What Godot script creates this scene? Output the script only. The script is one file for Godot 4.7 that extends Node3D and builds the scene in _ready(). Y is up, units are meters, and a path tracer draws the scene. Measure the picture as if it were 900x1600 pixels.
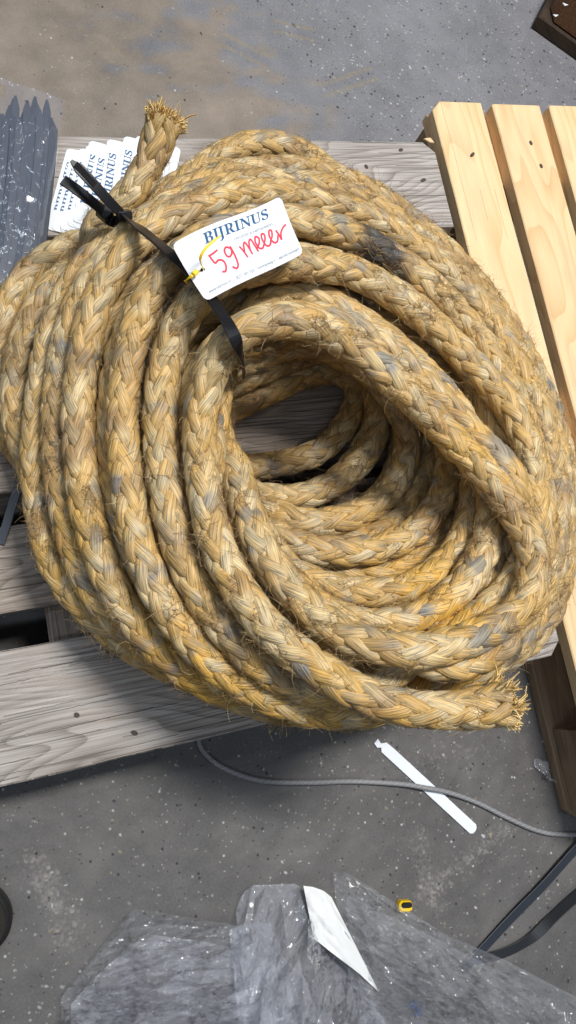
extends Node3D
# A coil of old braided rope on a pallet, seen from above.
# World: x runs along the grey pallet's boards, -z away from the viewer, y up; floor y = 0.
const EYE := Vector3(-0.67242, 1.07986, -0.09536)
const RIGHT := Vector3(0.9382, 0.2847, 0.1966)
const UP := Vector3(0.1386, 0.2112, -0.9676)
const BACK := Vector3(-0.3170, 0.9351, 0.1587)
const FOCAL := 1202.0
const DECK := 0.144
var rng := RandomNumberGenerator.new()
var M := {}
var used := {}

# centre lines of the turns of rope, in millimetres: [closed, [x, y, z, ...]]
const TURNS := [
	[1, [-659, 229, -315, -653, 232, -356, -644, 236, -397, -633, 242, -437, -619, 249, -476, -599, 256, -512, -574, 267, -542, -540, 273, -567, -506, 269, -597, -473, 274, -620, -435, 274, -636, -395, 273, -650, -356, 268, -661, -315, 262, -669, -274, 257, -670, -233, 251, -663, -194, 246, -649, -158, 240, -629, -125, 235, -603, -94, 232, -575, -67, 230, -543, -44, 229, -508, -26, 230, -470, -12, 232, -431, -2, 235, -390, 4, 241, -335, 3, 246, -293, -3, 250, -252, -13, 255, -212, -27, 260, -173, -46, 265, -136, -68, 271, -101, -94, 273, -69, -126, 272, -42, -162, 268, -25, -203, 263, -19, -244, 257, -20, -286, 252, -19, -328, 246, -17, -370, 241, -18, -411, 235, -24, -451, 229, -36, -489, 226, -53, -525, 223, -74, -560, 222, -97, -592, 223, -125, -619, 224, -157, -641, 224, -192, -655, 224, -232, -660, 226, -273]],
	[1, [-616, 294, -293, -613, 294, -334, -607, 295, -376, -598, 299, -416, -584, 305, -455, -565, 313, -491, -539, 323, -522, -507, 329, -548, -469, 332, -567, -430, 330, -582, -391, 324, -593, -350, 317, -598, -309, 310, -596, -268, 304, -589, -229, 298, -577, -192, 292, -559, -158, 287, -534, -129, 285, -505, -104, 285, -471, -86, 286, -433, -73, 289, -394, -63, 292, -353, -58, 295, -312, -57, 298, -270, -63, 302, -229, -76, 308, -189, -94, 314, -153, -116, 319, -118, -143, 320, -86, -176, 320, -61, -213, 320, -42, -252, 319, -27, -292, 315, -17, -333, 310, -12, -375, 305, -11, -416, 299, -15, -456, 294, -27, -493, 290, -46, -527, 288, -68, -557, 287, -98, -580, 287, -132, -599, 289, -169, -610, 292, -209, -616, 294, -251]],
	[1, [-636, 262, -304, -633, 263, -345, -626, 266, -386, -616, 271, -427, -602, 278, -465, -582, 285, -501, -556, 295, -531, -525, 301, -559, -490, 303, -583, -452, 303, -601, -413, 301, -615, -373, 295, -626, -332, 289, -632, -291, 283, -632, -250, 277, -625, -211, 272, -612, -174, 266, -593, -141, 261, -568, -112, 259, -538, -87, 260, -504, -67, 261, -468, -52, 262, -429, -40, 264, -389, -32, 267, -348, -29, 271, -306, -31, 275, -264, -38, 280, -224, -51, 285, -184, -69, 290, -147, -91, 293, -112, -118, 295, -80, -149, 296, -52, -185, 296, -32, -226, 292, -19, -267, 286, -15, -309, 281, -14, -350, 276, -13, -391, 270, -16, -431, 265, -25, -470, 260, -39, -507, 257, -58, -541, 255, -83, -571, 255, -111, -597, 255, -144, -618, 257, -180, -630, 259, -220, -635, 261, -262]],
	[1, [-576, 329, -278, -573, 329, -320, -566, 331, -361, -555, 336, -400, -539, 346, -437, -517, 360, -470, -487, 374, -495, -450, 382, -512, -411, 379, -525, -372, 371, -532, -332, 360, -533, -292, 350, -527, -254, 342, -513, -219, 336, -492, -187, 332, -465, -161, 330, -433, -140, 330, -396, -126, 332, -358, -117, 335, -317, -114, 339, -276, -115, 342, -234, -122, 345, -193, -135, 350, -154, -157, 354, -119, -186, 356, -88, -221, 355, -67, -260, 353, -51, -298, 349, -35, -337, 345, -20, -377, 344, -10, -417, 340, -15, -455, 335, -31, -490, 332, -54, -521, 330, -83, -544, 329, -117, -562, 329, -155, -572, 329, -195, -577, 329, -236]],
	[1, [-542, 344, -270, -539, 345, -311, -532, 349, -352, -520, 358, -390, -500, 372, -424, -472, 388, -449, -434, 396, -461, -394, 392, -468, -354, 382, -472, -314, 374, -469, -276, 366, -455, -242, 359, -432, -212, 356, -404, -186, 355, -372, -163, 357, -337, -145, 361, -300, -138, 365, -259, -138, 366, -232, -147, 368, -192, -163, 374, -154, -187, 375, -122, -218, 378, -96, -256, 376, -78, -294, 374, -64, -334, 369, -52, -374, 368, -40, -415, 366, -35, -452, 362, -50, -483, 355, -76, -507, 349, -109, -525, 345, -147, -537, 344, -187, -542, 344, -228]],
	[0, [-282, 434, 2, -315, 429, 1, -356, 423, -7, -394, 418, -22, -428, 410, -46, -457, 401, -76, -481, 391, -109, -502, 381, -160, -510, 374, -201, -511, 371, -243, -508, 372, -286, -501, 380, -326, -486, 396, -361, -460, 417, -385, -422, 428, -391, -382, 423, -383, -346, 413, -366, -313, 404, -340, -284, 398, -310, -258, 395, -277, -225, 395, -231, -206, 397, -193, -194, 402, -153, -198, 408, -113, -223, 411, -82, -261, 413, -67, -302, 417, -60, -344, 418, -60, -383, 410, -71, -415, 395, -94, -439, 381, -126, -456, 367, -162, -467, 352, -212, -465, 335, -251, -462, 310, -290, -484, 294, -326, -489, 286, -367, -484, 282, -408, -477, 277, -436]],
	[1, [-373, 344, -458, -334, 345, -449, -299, 344, -426, -268, 344, -398, -241, 344, -367, -217, 345, -333, -199, 347, -295, -189, 350, -255, -188, 354, -214, -202, 360, -176, -225, 365, -143, -256, 368, -116, -292, 367, -97, -332, 362, -89, -372, 353, -94, -405, 343, -116, -431, 335, -147, -453, 328, -181, -474, 317, -217, -487, 312, -259, -487, 327, -303, -472, 321, -345, -459, 322, -383, -440, 331, -418, -410, 339, -445]],
	[1, [-177, 313, -293, -177, 315, -252, -190, 321, -213, -211, 328, -179, -240, 335, -150, -276, 338, -130, -316, 338, -121, -356, 330, -126, -393, 318, -142, -423, 305, -167, -442, 301, -202, -453, 296, -244, -458, 280, -281, -461, 272, -322, -460, 274, -361, -453, 286, -397, -431, 299, -427, -395, 298, -445, -355, 299, -448, -315, 300, -438, -278, 301, -420, -244, 303, -395, -216, 306, -365, -192, 309, -331]],
	[1, [-183, 278, -313, -186, 282, -274, -202, 289, -238, -228, 295, -207, -262, 298, -185, -302, 299, -174, -343, 297, -174, -383, 290, -184, -417, 280, -205, -453, 270, -227, -475, 257, -265, -489, 252, -320, -487, 251, -363, -470, 255, -401, -439, 268, -429, -397, 266, -441, -359, 265, -447, -321, 266, -444, -284, 267, -430, -251, 269, -408, -222, 272, -380, -198, 275, -349]],
	[1, [-155, 262, -314, -158, 266, -272, -173, 271, -233, -197, 277, -199, -229, 282, -171, -266, 283, -153, -307, 280, -148, -348, 271, -155, -385, 261, -172, -415, 249, -198, -436, 247, -232, -446, 250, -278, -459, 240, -314, -460, 239, -339, -453, 239, -374, -434, 244, -409, -422, 241, -452, -384, 244, -468, -340, 247, -473, -297, 251, -466, -257, 255, -448, -223, 257, -422, -194, 257, -391, -170, 259, -355]],
	[1, [-181, 229, -342, -182, 235, -301, -197, 241, -262, -222, 246, -230, -255, 248, -206, -294, 246, -192, -334, 237, -190, -372, 223, -205, -407, 211, -226, -438, 200, -257, -451, 211, -295, -459, 206, -345, -454, 207, -382, -451, 198, -433, -414, 205, -455, -373, 209, -466, -330, 214, -469, -287, 220, -462, -248, 223, -444, -216, 225, -417, -193, 225, -381]],
	[1, [-214, 237, -347, -213, 241, -307, -230, 243, -271, -258, 246, -242, -295, 250, -225, -336, 252, -218, -377, 250, -222, -408, 238, -242, -451, 228, -255, -479, 223, -287, -488, 219, -330, -488, 219, -358, -479, 222, -399, -433, 217, -417, -399, 224, -433, -363, 230, -442, -325, 233, -442, -289, 234, -432, -256, 235, -413, -230, 235, -384]],
	[1, [-226, 195, -415, -224, 201, -375, -235, 204, -335, -259, 207, -302, -292, 207, -279, -331, 206, -264, -371, 203, -261, -408, 195, -273, -443, 180, -293, -482, 185, -333, -479, 184, -375, -441, 180, -406, -406, 189, -420, -367, 193, -431, -327, 192, -444, -287, 189, -453, -250, 191, -445]],
	[1, [-243, 166, -376, -270, 167, -346, -305, 168, -324, -345, 168, -315, -387, 167, -314, -427, 163, -317, -457, 162, -335, -460, 161, -362, -444, 161, -378, -408, 163, -394, -368, 164, -407, -329, 164, -421, -289, 163, -432, -252, 161, -431, -232, 163, -409]],
	[1, [-548, 200, -617, -588, 196, -605, -624, 188, -587, -652, 180, -558, -669, 174, -521, -681, 170, -481, -687, 167, -440, -684, 164, -399, -668, 162, -361, -650, 161, -324, -637, 161, -284, -623, 162, -245, -604, 162, -208, -578, 163, -176, -548, 163, -147, -515, 164, -122, -478, 164, -102, -439, 164, -87, -399, 164, -78, -357, 164, -73, -315, 164, -72, -274, 164, -75, -232, 164, -81, -191, 164, -87, -150, 164, -93, -110, 164, -104, -76, 164, -126, -49, 164, -157, -32, 164, -194, -22, 164, -235, -18, 164, -276, -16, 163, -318, -18, 163, -359, -23, 163, -401, -32, 163, -442, -46, 164, -481, -67, 165, -517, -92, 167, -551, -120, 168, -581, -152, 170, -608, -186, 176, -632, -223, 181, -650, -263, 185, -660, -304, 190, -665, -346, 194, -664, -387, 197, -659, -427, 198, -649, -466, 192, -637, -509, 194, -630]],
	[1, [-558, 213, -576, -595, 216, -558, -625, 213, -530, -646, 208, -494, -661, 203, -455, -669, 199, -414, -668, 195, -372, -661, 193, -331, -653, 191, -290, -643, 189, -249, -628, 188, -210, -607, 187, -175, -578, 187, -144, -546, 187, -117, -512, 188, -93, -475, 190, -74, -435, 193, -60, -394, 195, -51, -353, 197, -46, -311, 200, -47, -269, 202, -52, -228, 203, -58, -186, 204, -66, -145, 204, -75, -107, 204, -90, -75, 204, -115, -57, 204, -136, -37, 203, -173, -25, 201, -213, -18, 199, -254, -15, 197, -296, -16, 196, -338, -21, 195, -379, -32, 195, -420, -46, 195, -459, -65, 196, -496, -86, 198, -532, -110, 200, -566, -134, 201, -601, -160, 200, -635, -187, 201, -667, -214, 205, -698, -246, 209, -725, -284, 211, -741, -325, 209, -743, -364, 206, -731, -400, 204, -709, -434, 207, -684, -466, 217, -659, -494, 223, -626, -525, 218, -598]],
	[0, [-471, 342, -676, -492, 315, -637, -519, 296, -609, -552, 263, -594, -564, 239, -555]],
	[1, [-625, 223, -330, -618, 226, -370, -609, 231, -410, -596, 237, -447, -579, 243, -483, -556, 250, -515, -527, 255, -541, -493, 258, -565, -461, 262, -589, -425, 262, -606, -386, 260, -620, -347, 256, -630, -307, 251, -634, -267, 245, -631, -228, 240, -621, -191, 234, -605, -157, 230, -583, -127, 227, -555, -101, 226, -524, -78, 226, -490, -58, 226, -454, -44, 227, -416, -34, 230, -376, -29, 233, -335, -30, 237, -294, -35, 241, -254, -45, 246, -214, -60, 250, -176, -79, 253, -140, -101, 255, -107, -127, 253, -77, -158, 249, -56, -195, 242, -45, -235, 236, -43, -277, 233, -45, -319, 232, -46, -359, 230, -48, -397, 228, -54, -433, 225, -64, -468, 223, -79, -503, 220, -98, -537, 219, -121, -568, 218, -147, -594, 218, -177, -613, 219, -212, -624, 220, -249, -627, 221, -289]],
	[1, [-602, 257, -329, -596, 260, -370, -587, 264, -409, -574, 270, -447, -556, 276, -481, -532, 283, -511, -502, 288, -537, -469, 292, -559, -433, 292, -575, -394, 289, -587, -355, 283, -595, -315, 277, -597, -275, 271, -593, -237, 266, -582, -200, 260, -565, -167, 255, -543, -138, 252, -515, -113, 251, -483, -94, 252, -447, -79, 255, -409, -69, 257, -369, -62, 260, -329, -61, 264, -288, -65, 267, -248, -76, 272, -209, -91, 276, -172, -111, 278, -137, -134, 278, -104, -161, 277, -77, -195, 273, -57, -232, 268, -52, -271, 266, -50, -313, 265, -46, -353, 263, -44, -392, 261, -48, -429, 259, -58, -465, 256, -73, -499, 253, -92, -529, 252, -116, -556, 251, -144, -578, 252, -176, -593, 253, -211, -601, 254, -249, -604, 256, -289]],
	[1, [-580, 293, -329, -573, 296, -370, -561, 301, -408, -545, 308, -444, -522, 317, -476, -494, 326, -503, -460, 331, -523, -423, 331, -538, -384, 326, -547, -345, 319, -551, -305, 311, -548, -267, 304, -538, -230, 298, -522, -197, 293, -500, -167, 290, -473, -143, 289, -440, -124, 290, -404, -110, 292, -366, -101, 295, -326, -98, 297, -285, -101, 300, -244, -106, 302, -218, -118, 304, -179, -135, 303, -142, -159, 301, -109, -190, 300, -82, -225, 298, -63, -264, 298, -50, -303, 297, -44, -342, 297, -42, -380, 295, -43, -418, 293, -49, -454, 290, -63, -488, 287, -81, -518, 286, -105, -543, 286, -135, -562, 288, -170, -575, 289, -207, -582, 290, -247, -583, 292, -288]],
	[1, [-544, 311, -328, -533, 318, -367, -519, 328, -404, -501, 341, -436, -474, 353, -460, -442, 360, -478, -405, 360, -489, -366, 355, -495, -327, 347, -494, -289, 340, -485, -253, 334, -468, -220, 331, -446, -193, 329, -416, -171, 327, -382, -156, 326, -344, -148, 328, -305, -145, 331, -268, -146, 331, -228, -150, 328, -189, -159, 324, -150, -180, 326, -116, -208, 326, -90, -246, 326, -74, -286, 326, -62, -326, 328, -53, -364, 330, -44, -400, 329, -44, -435, 325, -56, -467, 321, -76, -496, 317, -101, -519, 313, -133, -536, 311, -168, -546, 311, -207, -550, 309, -246, -551, 307, -287]],
	[1, [-510, 327, -330, -494, 347, -362, -473, 363, -388, -444, 376, -406, -409, 380, -415, -372, 378, -415, -335, 373, -408, -301, 368, -391, -272, 365, -365, -248, 366, -335, -227, 369, -301, -209, 377, -265, -188, 385, -229, -177, 380, -190, -188, 346, -145, -213, 347, -117, -233, 383, -57, -271, 391, -40, -318, 395, -41, -362, 383, -73, -396, 369, -74, -427, 357, -86, -456, 347, -109, -480, 340, -138, -499, 334, -172, -511, 329, -209, -518, 323, -249, -521, 319, -290]],
	[1, [-517, 283, -330, -521, 288, -374, -509, 300, -418, -476, 309, -445, -438, 308, -464, -400, 308, -477, -360, 309, -480, -321, 309, -474, -283, 309, -459, -248, 307, -440, -216, 303, -413, -188, 298, -381, -166, 295, -345, -152, 296, -305, -147, 298, -263, -153, 299, -236, -168, 302, -197, -186, 312, -164, -211, 317, -137, -242, 322, -113, -275, 330, -97, -313, 331, -89, -349, 325, -86, -385, 317, -94, -418, 310, -113, -445, 305, -141, -468, 298, -174, -488, 288, -209, -500, 283, -248, -507, 282, -289]],
	[1, [-522, 248, -330, -519, 248, -370, -505, 249, -408, -485, 246, -443, -455, 255, -468, -420, 260, -486, -382, 264, -496, -341, 268, -499, -300, 270, -493, -261, 273, -480, -225, 275, -459, -193, 276, -431, -166, 277, -399, -144, 277, -363, -128, 277, -324, -126, 273, -267, -138, 271, -227, -158, 272, -190, -186, 279, -160, -220, 285, -137, -256, 292, -119, -293, 297, -109, -332, 296, -107, -370, 290, -114, -406, 283, -129, -438, 273, -152, -465, 264, -180, -487, 254, -213, -505, 250, -250, -517, 249, -290]],
	[1, [-513, 197, -331, -512, 197, -372, -497, 193, -411, -476, 185, -449, -439, 183, -473, -395, 184, -484, -350, 188, -490, -307, 194, -490, -266, 202, -483, -228, 207, -466, -200, 203, -436, -184, 196, -395, -191, 198, -341, -205, 206, -304, -226, 210, -271, -255, 212, -244, -289, 211, -224, -326, 204, -211, -366, 191, -203, -410, 189, -202, -451, 194, -222, -477, 196, -256, -500, 194, -292]],
	[1, [-505, 162, -330, -504, 162, -370, -489, 161, -407, -455, 163, -431, -415, 167, -444, -374, 168, -455, -334, 167, -465, -294, 164, -472, -255, 164, -469, -222, 168, -453, -203, 169, -425, -200, 168, -401, -211, 171, -365, -233, 171, -331, -261, 173, -303, -294, 174, -280, -331, 173, -264, -370, 170, -258, -411, 165, -259, -453, 162, -268, -488, 161, -292]],
]

func _ready():
	rng.seed = 4711
	# --- camera
	var cam := Camera3D.new()
	cam.name = "camera"
	add_child(cam)
	cam.transform = Transform3D(Basis(RIGHT, UP, BACK).orthonormalized(), EYE)
	cam.fov = rad_to_deg(2.0 * atan(800.0 / FOCAL))
	cam.near = 0.02
	cam.far = 60.0
	cam.current = true
	# --- surroundings: the dim grey of the hall beyond the lamps
	var we := WorldEnvironment.new()
	we.name = "world_environment"
	var e := Environment.new()
	e.background_mode = Environment.BG_COLOR
	e.background_color = Color(0.32, 0.33, 0.345)
	e.tonemap_mode = Environment.TONE_MAPPER_LINEAR
	e.tonemap_exposure = 1.0
	e.sdfgi_enabled = true
	e.ssao_enabled = true
	e.ssil_enabled = true
	we.environment = e
	add_child(we)
	# --- main ceiling lamp, then unseen rows added for fill light and film glints
	lamp("ceiling_lamp", "wide bright ceiling lamp nearest above the rope coil", Vector3(0.28, 3.4, -0.78), Vector2(0.9, 0.35), 13.8, Color(1.0, 0.985, 0.965))
	for z in [-4.2, -1.6, 1.2]:
		for x in [-3.2, -0.9, 2.6]:
			lamp("added_fill_lamp", "long pale overhead panel added unseen for fill light and glints", Vector3(x, 4.8, z), Vector2(1.6, 0.18), 1.85, Color(0.88, 0.94, 1.0), "unseen fill lamps added in rows overhead")
	make_materials()
	make_floor()
	make_grey_pallet()
	make_pine_pallet()
	make_particle_block()
	make_rope()
	make_ties()
	make_tags()
	make_tie_bag()
	make_floor_things()
	make_film()

# ------------------------------------------------------------------ helpers
func at(px: float, py: float, y: float) -> Vector3:
	# the point of height y that the photograph shows at this pixel (900 x 1600)
	var d := RIGHT * ((px - 450.0) / FOCAL) - UP * ((py - 800.0) / FOCAL) - BACK
	return EYE + d * ((y - EYE.y) / d.y)

func numbered(called: String) -> String:
	if not used.has(called):
		used[called] = 0
		return called
	used[called] += 1
	return "%s_%03d" % [called, used[called]]

func tag(o: Node, label: String, category: String, group := "") -> Node:
	o.set_meta("label", label)
	o.set_meta("category", category)
	if group != "":
		o.set_meta("group", group)
	return o

func thing(called: String, label: String, category: String, where := Vector3.ZERO, group := "") -> Node3D:
	var o := Node3D.new()
	o.name = numbered(called)
	add_child(o)
	o.position = where
	tag(o, label, category, group)
	return o

func part(called: String, mesh: Mesh, mat: Material, parent: Node, where := Vector3.ZERO) -> MeshInstance3D:
	var o := MeshInstance3D.new()
	o.name = called
	o.mesh = mesh
	o.material_override = mat
	parent.add_child(o, true)
	o.position = where
	return o

func single(called: String, mesh: Mesh, mat: Material, label: String, category: String, group := "") -> MeshInstance3D:
	var o := part(numbered(called), mesh, mat, self)
	tag(o, label, category, group)
	return o

func lamp(called: String, label: String, where: Vector3, size: Vector2, energy: float, tint: Color, group := ""):
	var t := thing(called, label, "lamp", where, group)
	var box := BoxMesh.new()
	box.size = Vector3(size.x + 0.06, 0.05, size.y + 0.06)
	part("housing", box, plain(Color(0.75, 0.75, 0.75), 0.5), t, Vector3(0, 0.04, 0))
	var glow := StandardMaterial3D.new()
	glow.albedo_color = Color(0.9, 0.9, 0.9)
	glow.emission_enabled = true
	glow.emission = tint
	glow.emission_energy_multiplier = 1.0
	var face := BoxMesh.new()
	face.size = Vector3(size.x, 0.01, size.y)
	part("diffuser", face, glow, t, Vector3(0, 0.01, 0))
	var l := AreaLight3D.new()
	l.name = "light"
	l.area_size = size
	l.light_energy = energy
	l.light_color = tint
	l.shadow_enabled = true
	l.area_range = 14.0
	l.area_attenuation = 2.0
	t.add_child(l)
	l.rotation_degrees.x = -90.0
	l.position = Vector3(0, -0.012, 0)

func plain(c: Color, rough: float, metal := 0.0) -> StandardMaterial3D:
	var m := StandardMaterial3D.new()
	m.albedo_color = c.linear_to_srgb()
	m.roughness = rough
	m.metallic = metal
	return m

func noise(seed_: int, freq: float, octaves := 3, kind := FastNoiseLite.TYPE_SIMPLEX_SMOOTH) -> FastNoiseLite:
	var n := FastNoiseLite.new()
	n.seed = seed_
	n.noise_type = kind
	n.frequency = freq
	n.fractal_type = FastNoiseLite.FRACTAL_FBM
	n.fractal_octaves = octaves
	return n

func build(verts: PackedVector3Array, norms: PackedVector3Array, uvs: PackedVector2Array, idx: PackedInt32Array, cols := PackedColorArray()) -> ArrayMesh:
	var a := []
	a.resize(Mesh.ARRAY_MAX)
	a[Mesh.ARRAY_VERTEX] = verts
	a[Mesh.ARRAY_NORMAL] = norms
	if uvs.size() > 0:
		a[Mesh.ARRAY_TEX_UV] = uvs
	if cols.size() > 0:
		a[Mesh.ARRAY_COLOR] = cols
	a[Mesh.ARRAY_INDEX] = idx
	var m := ArrayMesh.new()
	m.add_surface_from_arrays(Mesh.PRIMITIVE_TRIANGLES, a)
	return m

func face(st: SurfaceTool, p: Array, uv: Array):
	# a flat convex polygon; its front is where the points run clockwise
	var n: Vector3 = (p[2] - p[0]).cross(p[1] - p[0]).normalized()
	for i in range(1, p.size() - 1):
		for k in [0, i, i + 1]:
			st.set_normal(n)
			st.set_uv(uv[k])
			st.add_vertex(p[k])

func prism(outline: PackedVector2Array, y0: float, y1: float, bevel: float, along_x: bool, off: Vector2, scale_uv := Vector2(1.2, 0.15)) -> ArrayMesh:
	# a board: outline in x and z, from y0 up to y1, top and bottom edges bevelled; grain runs along x or along z
	var n := outline.size()
	var c := Vector2.ZERO
	var area := 0.0
	for i in n:
		c += outline[i] / n
		area += outline[i].cross(outline[(i + 1) % n])
	var o := outline.duplicate()
	if area < 0.0:
		o.reverse()
	var inner := PackedVector2Array()
	for i in n:
		var a: Vector2 = (o[i] - o[(i + n - 1) % n]).normalized()
		var b: Vector2 = (o[(i + 1) % n] - o[i]).normalized()
		var nrm: Vector2 = (Vector2(-a.y, a.x) + Vector2(-b.y, b.x))
		nrm = nrm / max(0.4, nrm.length_squared() * 0.5)
		inner.append(o[i] + nrm * bevel)
	var rings := [[inner, y0], [o, y0 + bevel], [o, y1 - bevel], [inner, y1]]
	var st := SurfaceTool.new()
	st.begin(Mesh.PRIMITIVE_TRIANGLES)
	for k in 3:
		var r0: PackedVector2Array = rings[k][0]
		var r1: PackedVector2Array = rings[k + 1][0]
		var h0: float = rings[k][1]
		var h1: float = rings[k + 1][1]
		for i in n:
			var j := (i + 1) % n
			var p := [Vector3(r0[i].x, h0, r0[i].y), Vector3(r0[j].x, h0, r0[j].y), Vector3(r1[j].x, h1, r1[j].y), Vector3(r1[i].x, h1, r1[i].y)]
			var uv := []
			for q in p:
				var end_grain: bool = absf(o[j].x - o[i].x) < absf(o[j].y - o[i].y)
				if along_x:
					uv.append(Vector2((q.x if not end_grain else q.z * 0.4) / scale_uv.x, (q.y * 1.0 + (q.z if not end_grain else 0.0)) / scale_uv.y) + off)
				else:
					uv.append(Vector2((q.z if end_grain else q.x * 0.4) / scale_uv.x, (q.y * 1.0 + (q.x if end_grain else 0.0)) / scale_uv.y) + off)
			face(st, p, uv)
	for top in [true, false]:
		var pts := []
		var uv2 := []
		for i in n:
			var q: Vector2 = inner[i] if top else inner[n - 1 - i]
			pts.append(Vector3(q.x, y1 if top else y0, q.y))
			uv2.append((Vector2(q.x / scale_uv.x, q.y / scale_uv.y) if along_x else Vector2(q.y / scale_uv.x, q.x / scale_uv.y)) + off)
		var flat := PackedVector2Array()
		for q in pts:
			flat.append(Vector2(q.x, q.z))
		var tri := Geometry2D.triangulate_polygon(flat)
		for i in range(0, tri.size(), 3):
			var a := tri[i]
			var b := tri[i + 1]
			var d := tri[i + 2]
			if ((flat[b] - flat[a]).cross(flat[d] - flat[a]) > 0.0) != top:
				var sw := b
				b = d
				d = sw
			face(st, [pts[a], pts[b], pts[d]], [uv2[a], uv2[b], uv2[d]])
	return st.commit()

func sawn(x0: float, x1: float, z0: float, z1: float, along_x: bool, cut := [0.0, 0.0, 0.0, 0.0], rough := 0.0006) -> PackedVector2Array:
	# outline of a sawn board with slightly wavering long edges; cut = corner cuts at (x0,z0), (x1,z0), (x1,z1), (x0,z1)
	var o := PackedVector2Array()
	var steps := 14
	var corner := [Vector2(x0, z0), Vector2(x1, z0), Vector2(x1, z1), Vector2(x0, z1)]
	for k in 4:
		var a: Vector2 = corner[k]
		var b: Vector2 = corner[(k + 1) % 4]
		var d := (b - a).normalized()
		var long_edge: bool = (absf(d.x) > 0.5) == along_x
		var p: Vector2 = a + d * float(cut[k])
		var q: Vector2 = b - d * float(cut[(k + 1) % 4])
		o.append(p)
		if long_edge:
			for i in range(1, steps):
				o.append(p.lerp(q, float(i) / steps) + Vector2(-d.y, d.x) * rng.randf_range(-rough, rough))
		if float(cut[(k + 1) % 4]) > 0.0:
			o.append(q)
	return o

func tube(path: PackedVector3Array, radius: float, sides := 8, v_scale := 20.0) -> ArrayMesh:
	var vs := PackedVector3Array()
	var ns := PackedVector3Array()
	var us := PackedVector2Array()
	var ix := PackedInt32Array()
	var nrm := Vector3.UP
	var run := 0.0
	for i in path.size():
		var t: Vector3 = (path[mini(i + 1, path.size() - 1)] - path[maxi(i - 1, 0)]).normalized()
		nrm = (nrm - t * nrm.dot(t)).normalized()
		var b := t.cross(nrm)
		if i > 0:
			run += path[i].distance_to(path[i - 1])
		for k in sides + 1:
			var a := TAU * k / sides
			var d := nrm * cos(a) + b * sin(a)
			vs.append(path[i] + d * radius)
			ns.append(d)
			us.append(Vector2(float(k) / sides, run * v_scale))
	var w := sides + 1
	for i in path.size() - 1:
		for k in sides:
			var a := i * w + k
			ix.append_array([a, a + w, a + 1, a + 1, a + w, a + w + 1])
	return build(vs, ns, us, ix)

func strap(path: PackedVector3Array, ups: PackedVector3Array, width: PackedFloat32Array, thick: float) -> ArrayMesh:
	# a flat band of real thickness along a path; ups[i] is the band's outer face
	var st := SurfaceTool.new()
	st.begin(Mesh.PRIMITIVE_TRIANGLES)
	var ring := []
	for i in path.size():
		var t: Vector3 = (path[mini(i + 1, path.size() - 1)] - path[maxi(i - 1, 0)]).normalized()
		var s := t.cross(ups[i]).normalized()
		var u := s.cross(t).normalized()
		var w := width[i] * 0.5
		var h := thick * 0.5
		var c := minf(h * 0.6, w * 0.3)
		ring.append([path[i] - s * w + u * (h - c), path[i] - s * (w - c) + u * h, path[i] + s * (w - c) + u * h, path[i] + s * w + u * (h - c), path[i] + s * w - u * (h - c), path[i] + s * (w - c) - u * h, path[i] - s * (w - c) - u * h, path[i] - s * w - u * (h - c)])
	var run := 0.0
	for i in ring.size() - 1:
		var nxt: float = run + path[i].distance_to(path[i + 1])
		for k in 8:
			var j := (k + 1) % 8
			face(st, [ring[i][k], ring[i + 1][k], ring[i + 1][j], ring[i][j]], [Vector2(k / 8.0, run * 20), Vector2(k / 8.0, nxt * 20), Vector2((k + 1) / 8.0, nxt * 20), Vector2((k + 1) / 8.0, run * 20)])
		run = nxt
	var first: Array = ring[0].duplicate()
	var last: Array = ring[-1].duplicate()
	last.reverse()
	var z8 := []
	for k in 8:
		z8.append(Vector2(k / 8.0, 0))
	face(st, first, z8)
	face(st, last, z8)
	return st.commit()

func smooth_path(p: PackedVector3Array, per: int, closed := false) -> PackedVector3Array:
	var o := PackedVector3Array()
	var n := p.size()
	var segs := n if closed else n - 1
	for i in segs:
		var a: Vector3 = p[(i - 1 + n) % n] if closed or i > 0 else p[0] * 2.0 - p[1]
		var b: Vector3 = p[i]
		var c: Vector3 = p[(i + 1) % n]
		var d: Vector3 = p[(i + 2) % n] if closed or i + 2 < n else p[n - 1] * 2.0 - p[n - 2]
		for k in per:
			o.append(b.cubic_interpolate(c, a, d, float(k) / per))
	if not closed:
		o.append(p[n - 1])
	return o

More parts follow.
